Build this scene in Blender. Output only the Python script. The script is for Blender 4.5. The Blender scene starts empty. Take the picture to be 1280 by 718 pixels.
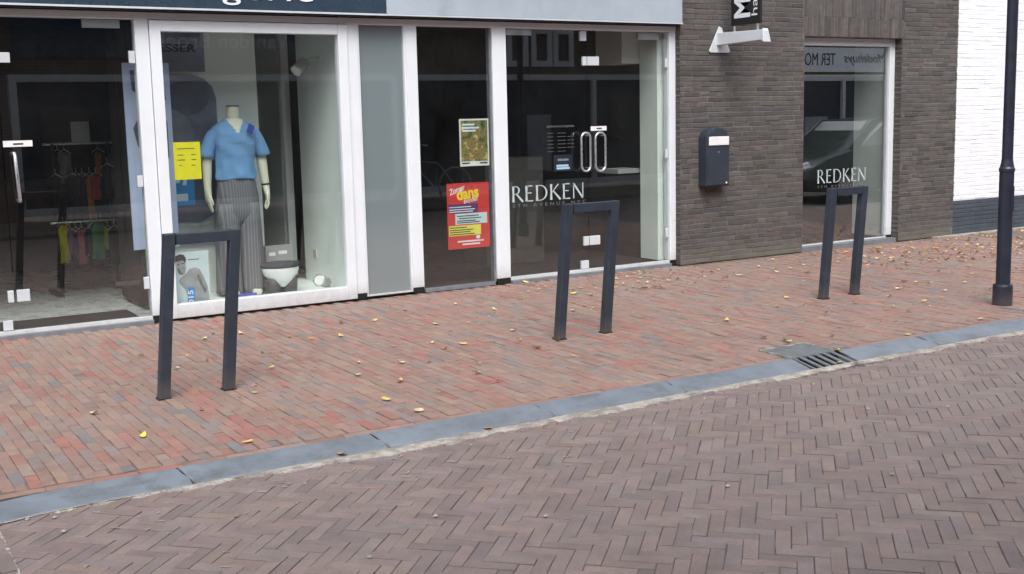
import bpy, bmesh, math, random
import numpy as np
from mathutils import Matrix, Vector
random.seed(7); rng = np.random.default_rng(7)
S = bpy.context.scene
COL = S.collection
rad = math.radians

# ------------------------------------------------------------------ camera, sky, sun, exposure
F_PX, CY_PX, YAW, PITCH, ROLL = 1430.0, 339.9, 0.5479, 0.13505, -0.02245
CAM = Vector((0.0, -9.2386, 1.58))
def cam_axes():
    f = Vector((math.sin(YAW)*math.cos(PITCH), math.cos(YAW)*math.cos(PITCH), -math.sin(PITCH)))
    r = Vector((math.cos(YAW), -math.sin(YAW), 0)); u = r.cross(f)
    c, s = math.cos(ROLL), math.sin(ROLL)
    return c*r + s*u, -s*r + c*u, f
cr, cu, cf = cam_axes()
cd = bpy.data.cameras.new('camera'); cam = bpy.data.objects.new('camera', cd); COL.objects.link(cam)
cd.sensor_width = 36.0; cd.lens = F_PX/1280*36.0; cd.shift_y = -(359-CY_PX)/1280
cd.clip_start = 0.05; cd.clip_end = 600
M3 = Matrix((cr, cu, -cf)).transposed()
cam.matrix_world = Matrix.Translation(CAM) @ M3.to_4x4()
S.camera = cam
def px_of(p):
    d = Vector(p) - CAM; z = d.dot(cf)
    if z < 0.1: return None
    return 640 + F_PX*d.dot(cr)/z, CY_PX - F_PX*d.dot(cu)/z, z

SUN_EL, SUN_AZ = rad(54), rad(205)      # azimuth clockwise from +y
w = bpy.data.worlds.new('World'); S.world = w; w.use_nodes = True
nt = w.node_tree; nt.nodes.clear()
sky = nt.nodes.new('ShaderNodeTexSky'); sky.sky_type = 'NISHITA'; sky.sun_disc = False
sky.sun_elevation = SUN_EL; sky.sun_rotation = SUN_AZ; sky.air_density = 1.0; sky.dust_density = 4.0; sky.ozone_density = 1.0
hs = nt.nodes.new('ShaderNodeHueSaturation'); hs.inputs['Saturation'].default_value = 0.5   # cloud cover: pale sky
bg = nt.nodes.new('ShaderNodeBackground'); bg.inputs['Strength'].default_value = 0.15
wo = nt.nodes.new('ShaderNodeOutputWorld')
nt.links.new(sky.outputs[0], hs.inputs['Color']); nt.links.new(hs.outputs[0], bg.inputs[0]); nt.links.new(bg.outputs[0], wo.inputs[0])
sd = bpy.data.lights.new('sun', 'SUN'); sd.energy = 0.95; sd.angle = rad(28); sd.color = (1.0, 0.97, 0.93)
sun = bpy.data.objects.new('sun', sd); COL.objects.link(sun)
sdir = Vector((math.sin(SUN_AZ)*math.cos(SUN_EL), math.cos(SUN_AZ)*math.cos(SUN_EL), math.sin(SUN_EL)))
sun.rotation_euler = sdir.to_track_quat('Z', 'Y').to_euler()
sun.location = sdir*30
S.view_settings.view_transform = 'Standard'; S.view_settings.look = 'None'
S.view_settings.exposure = 0.92; S.view_settings.gamma = 1.0; S.view_settings.use_curve_mapping = False
S.cycles.use_denoising = True
S.cycles.max_bounces = 8; S.cycles.transparent_max_bounces = 24; S.cycles.glossy_bounces = 4
S.cycles.sample_clamp_indirect = 6.0

# ------------------------------------------------------------------ helpers
LOC = {}
def tag(o, label=None, cat=None, group=None, kind=None):
    if label: o['label'] = label
    if cat: o['category'] = cat
    if group: o['group'] = group
    if kind: o['kind'] = kind
    return o
def empty(name, loc, label, cat, group=None):
    o = bpy.data.objects.new(name, None); COL.objects.link(o); o.location = loc
    o.empty_display_size = 0.1; LOC[o.name] = Vector(loc)
    return tag(o, label, cat, group)
def base_of(p):
    return LOC.get(p.name, Vector((0, 0, 0))) if p else Vector((0, 0, 0))
def link(name, me, mat=None, parent=None, bevel=0, smooth=False, mod=None):
    o = bpy.data.objects.new(name, me); COL.objects.link(o)
    if mat is not None and not me.materials: me.materials.append(mat)
    if parent: o.parent = parent; LOC[o.name] = base_of(parent)
    if bevel:
        m = o.modifiers.new('bevel', 'BEVEL'); m.width = bevel; m.segments = 2; m.limit_method = 'ANGLE'; m.angle_limit = rad(40)
    if smooth:
        for p in me.polygons: p.use_smooth = True
    return o

class MB:
    def __init__(s): s.v = []; s.f = []; s.c = []
    def add(s, verts, faces, col=None):
        n = len(s.v); s.v += [tuple(v) for v in verts]
        for f in faces: s.f.append(tuple(i+n for i in f)); s.c.append(col or (1, 1, 1, 1))
        return s
    def box(s, x0, x1, y0, y1, z0, z1):
        v = [(x0,y0,z0),(x1,y0,z0),(x1,y1,z0),(x0,y1,z0),(x0,y0,z1),(x1,y0,z1),(x1,y1,z1),(x0,y1,z1)]
        return s.add(v, [(0,3,2,1),(4,5,6,7),(0,1,5,4),(1,2,6,5),(2,3,7,6),(3,0,4,7)])
    def prism(s, poly, axis, a, b):
        """poly = 2-D points; axis 0: (a; y,z), 1: (x; z), 2: (x,y)"""
        def P(p, t): return (t, p[0], p[1]) if axis == 0 else ((p[0], t, p[1]) if axis == 1 else (p[0], p[1], t))
        n = len(poly); v = [P(p, a) for p in poly] + [P(p, b) for p in poly]
        f = [tuple(range(n))[::-1], tuple(range(n, 2*n))] + [(i, (i+1) % n, n+(i+1) % n, n+i) for i in range(n)]
        return s.add(v, f)
    def tube(s, pts, r, n=10, closed=False, caps=True):
        pts = [Vector(p) for p in pts]; R = r if hasattr(r, '__len__') else [r]*len(pts)
        rings = []; up0 = None; N = len(pts)
        for i, p in enumerate(pts):
            a = pts[(i-1) % N] if (i or closed) else p; b = pts[(i+1) % N] if (i < N-1 or closed) else p
            t = (b-a).normalized()
            if up0 is None:
                up0 = Vector((0, 0, 1)) if abs(t.z) < .9 else Vector((1, 0, 0))
            x = up0.cross(t)
            if x.length < 1e-4: x = Vector((0, 1, 0)).cross(t)
            x.normalize(); y = t.cross(x); up0 = y
            rings.append([p + (x*math.cos(k*2*math.pi/n) + y*math.sin(k*2*math.pi/n))*R[i] for k in range(n)])
        v = [q for rg in rings for q in rg]; f = []
        for i in range(N if closed else N-1):
            j = (i+1) % N
            for k in range(n): f.append((i*n+k, i*n+(k+1) % n, j*n+(k+1) % n, j*n+k))
        if caps and not closed: f += [tuple(range(n))[::-1], tuple(range((N-1)*n, N*n))]
        return s.add(v, f)
    def loft(s, rings, caps=True):
        n = len(rings[0]); v = [q for r in rings for q in r]; f = []
        for i in range(len(rings)-1):
            for k in range(n): f.append((i*n+k, i*n+(k+1) % n, (i+1)*n+(k+1) % n, (i+1)*n+k))
        if caps: f += [tuple(range(n))[::-1], tuple(range((len(rings)-1)*n, len(rings)*n))]
        return s.add(v, f)
    def lathe(s, prof, c=(0, 0, 0), n=24):
        return s.loft([[(c[0]+r*math.cos(k*2*math.pi/n), c[1]+r*math.sin(k*2*math.pi/n), c[2]+z) for k in range(n)] for r, z in prof])
    def build(s, name, mat=None, parent=None, bevel=0, smooth=False, colors=False):
        b = base_of(parent)
        me = bpy.data.meshes.new(name); me.from_pydata([Vector(v)-b for v in s.v], [], s.f)
        if colors:
            at = me.attributes.new('bc', 'FLOAT_COLOR', 'FACE')
            at.data.foreach_set('color', np.array(s.c, dtype=np.float32).ravel())
        me.validate(); me.update()
        return link(name, me, mat, parent, bevel, smooth)
def ell(cx, cy, z, rx, ry, n=20, tilt=0, ph=0):
    return [(cx+rx*math.cos(k*2*math.pi/n+ph), cy+ry*math.sin(k*2*math.pi/n+ph), z+tilt*math.cos(k*2*math.pi/n+ph)) for k in range(n)]
def box(name, dims, mat, parent=None, bevel=0): return MB().box(*dims).build(name, mat, parent, bevel)

# ------------------------------------------------------------------ materials
def new_mat(name):
    m = bpy.data.materials.new(name); m.use_nodes = True
    n = m.node_tree; b = n.nodes['Principled BSDF']; return m, n, b
def N(n, t, **kw):
    o = n.nodes.new(t)
    for k, v in kw.items(): setattr(o, k, v)
    return o
def pos_vec(n):
    g = N(n, 'ShaderNodeNewGeometry'); return g.outputs['Position']
def noise(n, scale, detail=4, rough=.6, vec=None):
    t = N(n, 'ShaderNodeTexNoise'); t.inputs['Scale'].default_value = scale; t.inputs['Detail'].default_value = detail
    t.inputs['Roughness'].default_value = rough; n.links.new(vec or pos_vec(n), t.inputs['Vector']); return t.outputs[0]
def mrange(n, val, lo, hi, a=0.3, b=0.7):
    m = N(n, 'ShaderNodeMapRange'); m.inputs[1].default_value = a; m.inputs[2].default_value = b
    m.inputs[3].default_value = lo; m.inputs[4].default_value = hi; n.links.new(val, m.inputs[0]); return m.outputs[0]
def mixc(n, fac, a, b, mode='MIX'):
    m = N(n, 'ShaderNodeMix', data_type='RGBA', blend_type=mode)
    for i, x in ((0, fac), (6, a), (7, b)):
        if hasattr(x, 'links'): n.links.new(x, m.inputs[i])
        else: m.inputs[i].default_value = x if i == 0 else (*x, 1)
    return m.outputs[2]
def bump(n, b, height, strength, dist=.01):
    k = N(n, 'ShaderNodeBump'); k.inputs['Strength'].default_value = strength; k.inputs['Distance'].default_value = dist
    n.links.new(height, k.inputs['Height']); n.links.new(k.outputs[0], b.inputs['Normal'])
def mat(name, col, rough=.6, var=.15, scale=6, bmp=0, bscale=60, metal=0, spec=None, dirt=None, foot=None):
    m, n, b = new_mat(name)
    v = mrange(n, noise(n, scale, 5), 1-var, 1+var)
    c = mixc(n, 1.0, col, (1, 1, 1), 'MULTIPLY'); mm = n.nodes[-1]
    cc = N(n, 'ShaderNodeCombineColor'); [n.links.new(v, cc.inputs[i]) for i in range(3)]
    n.links.new(cc.outputs[0], mm.inputs[7])
    if dirt:   # (colour, scale, threshold, amount)
        f = mrange(n, noise(n, dirt[1], 6, .7), 0, dirt[3], dirt[2], dirt[2]+.15); c = mixc(n, f, c, dirt[0])
    if foot:   # (colour, height, amount): splashed street dirt low down, broken up by noise
        sp = N(n, 'ShaderNodeSeparateXYZ'); n.links.new(pos_vec(n), sp.inputs[0])
        ad = N(n, 'ShaderNodeMath', operation='MULTIPLY_ADD'); n.links.new(noise(n, 14, 6, .75), ad.inputs[0]); ad.inputs[1].default_value = -foot[1]*1.6; n.links.new(sp.outputs[2], ad.inputs[2])
        c = mixc(n, mrange(n, ad.outputs[0], foot[2], 0, -foot[1], foot[1]*.3), c, foot[0])
    n.links.new(c, b.inputs['Base Color'])
    n.links.new(mrange(n, noise(n, scale*3, 4), max(rough-.1, .03), min(rough+.1, 1)), b.inputs['Roughness'])
    b.inputs['Metallic'].default_value = metal
    if spec is not None: b.inputs['Specular IOR Level'].default_value = spec
    if bmp: bump(n, b, noise(n, bscale, 5), bmp, .004)
    return m
def plain(name, col, rough=.5, metal=0):
    return mat(name, col, rough, .06, 9, 0, 60, metal)
def brick_mat(name, source, rough, sc, bmp, stains, dust=((.2, .17, .15), .0), foot=False):
    """colour of each brick from its object or from the face attribute, then grain, wear and stains"""
    m, n, b = new_mat(name)
    if source == 'object': c = N(n, 'ShaderNodeObjectInfo').outputs['Color']
    else:
        a = N(n, 'ShaderNodeAttribute'); a.attribute_name = 'bc'; c = a.outputs['Color']
    v = mrange(n, noise(n, sc, 6, .7), .72, 1.25); cc = N(n, 'ShaderNodeCombineColor'); [n.links.new(v, cc.inputs[i]) for i in range(3)]
    c = mixc(n, 1.0, c, cc.outputs[0], 'MULTIPLY')
    v2 = mrange(n, noise(n, sc*7, 4, .7), .82, 1.16); c2 = N(n, 'ShaderNodeCombineColor'); [n.links.new(v2, c2.inputs[i]) for i in range(3)]
    c = mixc(n, 1.0, c, c2.outputs[0], 'MULTIPLY')
    c = mixc(n, dust[1], c, dust[0])
    for col, s, th, amt in stains:
        c = mixc(n, mrange(n, noise(n, s, 6, .65), 0, amt, th, th+.18), c, col)
    if foot:      # sandy, mossy splash dirt at the foot of the wall
        sp = N(n, 'ShaderNodeSeparateXYZ'); n.links.new(pos_vec(n), sp.inputs[0])
        ad = N(n, 'ShaderNodeMath', operation='MULTIPLY_ADD'); n.links.new(noise(n, 3.5, 6, .7), ad.inputs[0]); ad.inputs[1].default_value = -.42; n.links.new(sp.outputs[2], ad.inputs[2])
        c = mixc(n, mrange(n, ad.outputs[0], .75, 0, -.20, .0), c, (.155, .145, .115))
    n.links.new(c, b.inputs['Base Color'])
    n.links.new(mrange(n, noise(n, sc*2, 4), rough-.12, rough+.12), b.inputs['Roughness'])
    bump(n, b, noise(n, 130, 6, .7), bmp, .003)
    return m
def glass_mat(name, tint=(.97, .99, .98), ior=1.52, extra=0.02, rough=0.0):
    m, n, b = new_mat(name); n.nodes.remove(b)
    lw = N(n, 'ShaderNodeLayerWeight'); lw.inputs['Blend'].default_value = .5     # Schlick reflectance, the same from both sides of the pane
    pw5 = N(n, 'ShaderNodeMath', operation='POWER'); pw5.inputs[1].default_value = 5.0; n.links.new(lw.outputs['Facing'], pw5.inputs[0])
    f0 = ((ior-1)/(ior+1))**2 + extra
    ma = N(n, 'ShaderNodeMath', operation='MULTIPLY_ADD'); ma.inputs[1].default_value = 1-f0; ma.inputs[2].default_value = f0; n.links.new(pw5.outputs[0], ma.inputs[0]); fac = ma.outputs[0]
    gl = N(n, 'ShaderNodeBsdfGlossy'); gl.inputs['Roughness'].default_value = rough; gl.inputs['Color'].default_value = (.95, .97, 1, 1)
    tr = N(n, 'ShaderNodeBsdfTransparent'); tr.inputs['Color'].default_value = (*tint, 1)
    mx = N(n, 'ShaderNodeMixShader')
    n.links.new(fac, mx.inputs[0]); n.links.new(tr.outputs[0], mx.inputs[1]); n.links.new(gl.outputs[0], mx.inputs[2])
    df = N(n, 'ShaderNodeBsdfDiffuse'); df.inputs['Color'].default_value = (.6, .62, .62, 1)      # thin film of street dust
    m2 = N(n, 'ShaderNodeMixShader'); n.links.new(mrange(n, noise(n, 1.6, 6, .65), .001, .008), m2.inputs[0]); n.links.new(mx.outputs[0], m2.inputs[1]); n.links.new(df.outputs[0], m2.inputs[2])
    n.links.new(m2.outputs[0], n.nodes['Material Output'].inputs[0]); return m
PAVE_ST = [((.26, .215, .19), .9, .52, .45), ((.12, .095, .085), 2.3, .62, .3)]
ROAD_ST = [((.20, .172, .16), .7, .52, .45), ((.08, .066, .063), 1.7, .60, .35)]
MT = dict(
    pave_o=brick_mat('pavement_brick_single', 'object', .82, 14, .3, PAVE_ST, ((.212, .160, .146), .34)),
    pave_a=brick_mat('pavement_brick_field', 'attr', .82, 14, .3, PAVE_ST, ((.212, .160, .146), .34)),
    road_o=brick_mat('road_brick_single', 'object', .78, 12, .3, ROAD_ST, ((.195, .155, .146), .34)),
    road_a=brick_mat('road_brick_field', 'attr', .78, 12, .3, ROAD_ST, ((.195, .155, .146), .34)),
    wall_o=brick_mat('wall_brick_single', 'object', .85, 18, .6, [((.15, .14, .13), 1.2, .6, .35), ((.04, .037, .036), 3.1, .62, .3)], ((.10, .092, .089), .15), True),
    wall_a=brick_mat('wall_brick_field', 'attr', .85, 18, .6, [((.15, .14, .13), 1.2, .6, .35), ((.04, .037, .036), 3.1, .62, .3)], ((.10, .092, .089), .15), True),
    sand=mat('joint_sand', (.15, .115, .10), .95, .35, 9, .6, 150),
    roadsand=mat('road_joint_sand', (.10, .082, .076), .95, .4, 7, .6, 150, dirt=((.4, .37, .33), 1.1, .62, .5)),
    ground=mat('ground_soil', (.16, .13, .115), .95, .3, 2, .4),
    kerb=mat('kerb_concrete', (.150, .178, .210), .6, .2, 4, .25, 200, dirt=((.085, .092, .10), 4.5, .52, .65)),
    mortar_w=mat('pale_mortar', (.36, .335, .30), .95, .3, 22, .9, 120, dirt=((.17, .145, .13), 8, .46, .8)),
    mortar=mat('wall_mortar', (.13, .120, .112), .95, .3, 9, .6, 150, dirt=((.24, .225, .21), 2.6, .55, .7)),
    white=mat('white_paint', (.72, .765, .81), .42, .04, 3, .03, 40, dirt=((.5, .5, .48), 2.6, .62, .35), foot=((.30, .27, .24), .16, .65)),
    whitewall=mat('white_wall_paint', (.80, .82, .86), .75, .05, 5, .25, 120, dirt=((.58, .59, .60), 2.5, .58, .4)),
    plinth=mat('dark_plinth_paint', (.055, .068, .088), .65, .2, 5, .3, 120, dirt=((.16, .17, .18), 2.5, .62, .3)),
    rack=mat('anthracite_powder_coat', (.027, .036, .052), .48, .2, 9, .12, 300, dirt=((.10, .10, .10), 9, .60, .45), foot=((.12, .10, .09), .12, .6)),
    pole=mat('black_blue_paint', (.020, .024, .042), .38, .2, 6, .05, 100, dirt=((.07, .07, .08), 5, .60, .45), foot=((.11, .095, .085), .12, .6)),
    black=mat('black_plastic', (.012, .012, .013), .5),
    fascia_dark=mat('dark_blue_fascia', (.030, .052, .078), .28, .1, 2),
    fascia_grey=mat('blue_grey_fascia', (.36, .42, .48), .45, .10, 2.2, .05, 30, dirt=((.26, .31, .35), 1.7, .56, .55)),
    alu=mat('brushed_aluminium', (.62, .63, .65), .32, .08, 20, metal=.85),
    lightmetal=mat('light_grey_coat', (.56, .60, .64), .4, .06, 5),
    stone=mat('blue_stone_sill', (.17, .185, .205), .6, .2, 8, .2, 120),
    glass=glass_mat('window_glass'), glass_co=glass_mat('coated_window_glass', (.95, .97, .96), 1.52, .15), glass_dk=glass_mat('door_glass', (.95, .97, .96), 1.52, .03),
    panel=None,
    paper=plain('white_paper', (.75, .76, .76), .7), greypaper=plain('grey_card', (.3, .31, .32), .7),
    vinyl=plain('pale_vinyl', (.46, .56, .57), .5), vinyl_dim=plain('grey_vinyl', (.17, .185, .19), .5), vinyl_blue=plain('blue_vinyl', (.35, .55, .66), .5),
    hours=plain('faint_vinyl', (.07, .075, .08), .5), navy=plain('navy_card', (.012, .018, .035), .5),
    yellow=plain('yellow_paper', (.72, .68, .02), .7), ink=plain('grey_ink', (.16, .15, .05), .7), blackink=plain('black_ink', (.02, .02, .025), .6),
    red=plain('poster_red', (.60, .035, .03), .6), yellow2=plain('poster_yellow', (.85, .62, .03), .6), pyellow=plain('pale_yellow', (.75, .72, .10), .6),
    purple=plain('poster_purple', (.10, .035, .14), .6), paleblue=plain('poster_pale_blue', (.55, .68, .72), .6), cyan=plain('poster_blue', (.03, .25, .62), .55),
    blueprint=mat('poster_blue_grey_print', (.19, .225, .29), .5, .5, 2.2), bluemid=mat('poster_mid_print', (.135, .16, .215), .5, .3, 3), blueprint2=mat('poster_pale_print', (.235, .27, .34), .5, .35, 3), bluedark=mat('poster_dark_print', (.075, .085, .13), .5, .3, 4),
    lilac=mat('lilac_banner', (.45, .53, .74), .6, .12, 2), lilac_dk=mat('banner_shadow_print', (.07, .085, .15), .6, .3, 3),
    skin_grey=mat('printed_skin_grey', (.30, .33, .34), .5, .25, 12), hair_grey=mat('printed_hair_grey', (.04, .045, .05), .5, .4, 40), mid_grey=mat('printed_mid_grey', (.14, .155, .16), .5, .3, 14),
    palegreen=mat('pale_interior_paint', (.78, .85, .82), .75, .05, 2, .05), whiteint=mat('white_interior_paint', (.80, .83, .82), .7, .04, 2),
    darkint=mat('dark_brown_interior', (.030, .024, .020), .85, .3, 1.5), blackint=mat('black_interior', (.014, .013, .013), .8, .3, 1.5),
    floor_in=mat('grey_shop_floor', (.55, .58, .58), .3, .06, 2), mat_dk=mat('dark_mat', (.012, .013, .016), .95, .3, 50, .5, 300),
    greycab=mat('grey_cabinet', (.06, .056, .051), .6, .15, 3),
    manne=mat('cream_mannequin', (.62, .64, .52), .45, .04, 3), cap=plain('dark_neck_cap', (.10, .09, .07), .5),
    shirt=mat('blue_cotton', (.15, .33, .60), .9, .10, 5, .3, 400), tagblue=plain('royal_blue_tag', (.02, .06, .35), .5), indigo=plain('indigo_card', (.05, .05, .42), .5),
    brief=mat('white_cotton', (.74, .77, .78), .85, .05, 8, .2, 200), band=mat('grey_waistband', (.045, .055, .065), .8), legdark=mat('dark_form', (.05, .055, .06), .5),
    socket=plain('cream_socket', (.55, .56, .46), .5),
    oppbrick=None, oppwhite=plain('opposite_white_frame', (.58, .59, .60), .5), roof=mat('dark_tiles', (.06, .05, .05), .8, .3, 4),
    signwhite=plain('opposite_fascia_white', (.85, .87, .87), .6), carpaint=mat('green_black_car_paint', (.02, .035, .032), .18, .05, 2), tyre=plain('tyre', (.02, .02, .02), .8),
    carglass=plain('car_window', (.22, .24, .25), .08), chrome=plain('chrome', (.7, .7, .72), .2, 1),
    iron=mat('cast_iron', (.13, .145, .155), .65, .2, 12, .4, 120, dirt=((.2, .19, .17), 5, .58, .4)), pit=plain('dark_pit', (.008, .008, .008), .9),
)
def striped_mat():
    m, n, b = new_mat('grey_striped_cloth')
    tc = N(n, 'ShaderNodeAttribute'); tc.attribute_name = 'ang'
    wv = N(n, 'ShaderNodeMath', operation='SINE'); ml = N(n, 'ShaderNodeMath', operation='MULTIPLY'); ml.inputs[1].default_value = 15.0
    n.links.new(tc.outputs['Fac'], ml.inputs[0]); n.links.new(ml.outputs[0], wv.inputs[0])
    c = mixc(n, mrange(n, wv.outputs[0], 0, 1, .0, .9), (.125, .13, .15), (.205, .212, .235))
    n.links.new(c, b.inputs['Base Color']); b.inputs['Roughness'].default_value = .9
    bump(n, b, noise(n, 300, 3), .2, .003); return m
MT['trouser'] = striped_mat()
def brickwall_mat(name, c1, c2, mo, sc=1.0):
    """procedural brick for walls seen only from far away or in reflections"""
    m, n, b = new_mat(name)
    g = pos_vec(n); sp = N(n, 'ShaderNodeSeparateXYZ'); n.links.new(g, sp.inputs[0])
    ad = N(n, 'ShaderNodeMath', operation='ADD'); n.links.new(sp.outputs[0], ad.inputs[0]); n.links.new(sp.outputs[1], ad.inputs[1])
    cb = N(n, 'ShaderNodeCombineXYZ'); n.links.new(ad.outputs[0], cb.inputs[0]); n.links.new(sp.outputs[2], cb.inputs[1])
    t = N(n, 'ShaderNodeTexBrick'); n.links.new(cb.outputs[0], t.inputs['Vector'])
    t.inputs['Color1'].default_value = (*c1, 1); t.inputs['Color2'].default_value = (*c2, 1); t.inputs['Mortar'].default_value = (*mo, 1)
    t.inputs['Scale'].default_value = 1; t.inputs['Brick Width'].default_value = .21; t.inputs['Row Height'].default_value = .0605; t.inputs['Mortar Size'].default_value = .006
    n.links.new(mixc(n, mrange(n, noise(n, 3, 5), 0, .35), t.outputs[0], c2), b.inputs['Base Color']); b.inputs['Roughness'].default_value = .9
    return m
MT['oppbrick'] = brickwall_mat('opposite_brick', (.14, .075, .055), (.10, .06, .05), (.2, .18, .16))
MT['upbrick'] = brickwall_mat('upper_brick', (.085, .075, .07), (.065, .058, .055), (.15, .14, .13))
def panel_mat():
    m, n, b = new_mat('grey_back_painted_glass')
    b.inputs['Base Color'].default_value = (.19, .235, .25, 1); b.inputs['Roughness'].default_value = .03; b.inputs['IOR'].default_value = 2.3; return m
MT['panel'] = panel_mat()
def theatre_mat():
    m, n, b = new_mat('painted_scene_print')
    v = N(n, 'ShaderNodeVectorMath', operation='ADD'); n.links.new(pos_vec(n), v.inputs[0]); v.inputs[1].default_value = (3.1, 0, .4)
    t = noise(n, 11, 5, .65, v.outputs[0]); r = N(n, 'ShaderNodeValToRGB'); n.links.new(t, r.inputs[0]); e = r.color_ramp.elements
    e[0].position = .33; e[0].color = (.03, .05, .025, 1); e[1].position = .68; e[1].color = (.62, .60, .38, 1)
    for p, c in ((.42, (.10, .13, .05, 1)), (.49, (.30, .24, .07, 1)), (.54, (.16, .08, .04, 1)), (.6, (.45, .38, .12, 1))):
        k = e.new(p); k.color = c
    n.links.new(r.outputs[0], b.inputs['Base Color']); b.inputs['Roughness'].default_value = .6; return m
MT['theatre'] = theatre_mat()

# ------------------------------------------------------------------ text
def text_mesh(s, size=1.0, extrude=.0, shear=0., bold=0., space=1.0, ax='LEFT'):
    cu_ = bpy.data.curves.new('t', 'FONT'); cu_.body = s; cu_.size = size; cu_.extrude = extrude; cu_.shear = shear; cu_.offset = bold
    cu_.space_character = space; cu_.align_x = ax; cu_.resolution_u = 4
    o = bpy.data.objects.new('t', cu_); COL.objects.link(o)
    dg = bpy.context.evaluated_depsgraph_get(); me = bpy.data.meshes.new_from_object(o.evaluated_get(dg))
    bpy.data.objects.remove(o); bpy.data.curves.remove(cu_); return me
def text(name, s, x, y, z, mat_, parent, width=None, height=None, back=False, rot=None, **kw):
    """upright lettering; (x, z) lower left (for back=True, seen from +y: x is its left end as read)"""
    me = text_mesh(s, **kw); n = len(me.vertices); co = np.zeros(n*3); me.vertices.foreach_get('co', co); co = co.reshape(-1, 3)
    mn, mx = co[:, :2].min(0), co[:, :2].max(0)
    sx = width/(mx[0]-mn[0]) if width else 1; sz = height/(mx[1]-mn[1]) if height else sx
    if not width: sx = sz
    u = (co[:, 0]-mn[0])*sx; v = (co[:, 1]-mn[1])*sz; d = co[:, 2]
    if rot is not None:      # rotate in plane by rot radians
        u, v = u*math.cos(rot)-v*math.sin(rot), u*math.sin(rot)+v*math.cos(rot)
    out = np.stack([x-u, y+d, z+v], 1) if back else np.stack([x+u, y-d, z+v], 1)
    b = base_of(parent); out -= np.array(b)
    me.vertices.foreach_set('co', out.ravel().astype(np.float32)); me.update(); me.materials.clear()
    return link(name, me, mat_, parent)

# serif-like display capitals drawn as strokes of uneven width
def arc(cx, cy, rx, ry, a0, a1, n=10): return [(cx+rx*math.cos(rad(a0+(a1-a0)*i/n)), cy+ry*math.sin(rad(a0+(a1-a0)*i/n))) for i in range(n+1)]
GL = {
 'R': (.74, [([(.09,0),(.09,.5),(.09,1)], [.17,.11,.17]), ([(.09,.975)]+arc(.28,.74,.22,.235,90,-90)+[(.09,.505)], [.05]+[.05,.05,.06,.08,.1,.11,.1,.08,.06,.05,.05]+[.05]), ([(.30,.52),(.76,0)], [.09,.14])]),
 'E': (.56, [([(.09,0),(.09,.5),(.09,1)], [.17,.11,.17]), ([(.06,.97),(.52,.97)], [.055,.075]), ([(.09,.53),(.45,.53)], [.05,.07]), ([(.06,.03),(.55,.03)], [.055,.08])]),
 'D': (.84, [([(.09,0),(.09,.5),(.09,1)], [.17,.11,.17]), ([(.09,.97)]+arc(.32,.5,.46,.47,90,-90)+[(.09,.03)], [.05]+[.05,.055,.07,.09,.115,.12,.115,.09,.07,.055,.05]+[.05])]),
 'K': (.74, [([(.09,0),(.09,.5),(.09,1)], [.17,.11,.17]), ([(.14,.47),(.62,1)], [.05,.08]), ([(.24,.58),(.76,0)], [.09,.14])]),
 'N': (.82, [([(.07,0),(.07,1)], [.09,.06]), ([(.04,1),(.76,0)], [.12,.12]), ([(.76,0),(.76,1)], [.06,.09])]),
}
def stroke_text(name, s, x, y, z, wid, hei, mat_, parent, gap=.19):
    mb = MB(); cx = 0; tot = sum(GL[c][0] for c in s) + gap*(len(s)-1); k = wid/tot
    for c in s:
        for pts, ws in GL[c][1]:
            vs = []; n = len(pts)
            for i, (px, py) in enumerate(pts):
                a = pts[max(i-1, 0)]; b = pts[min(i+1, n-1)]; dx, dy = b[0]-a[0], b[1]-a[1]; l = math.hypot(dx, dy); nx, ny = -dy/l, dx/l
                for sg in (1, -1): vs.append((x+(cx+px+nx*ws[i]/2*sg)*k, y, z+(py+ny*ws[i]/2*sg)*hei))
            mb.add(vs, [(2*i, 2*i+1, 2*i+3, 2*i+2) for i in range(n-1)])
        cx += GL[c][0]+gap
    o = mb.build(name, mat_, parent); return o
def bars(name, rows, x0, z0, y, mat_, parent, h=.008):
    """rows: list of lists of (u0,u1,v) lines of unreadably small print"""
    mb = MB()
    for u0, u1, v in rows: mb.box(x0+u0, x0+u1, y-.0012, y, z0+v, z0+v+h)
    return mb.build(name, mat_, parent)

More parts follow.
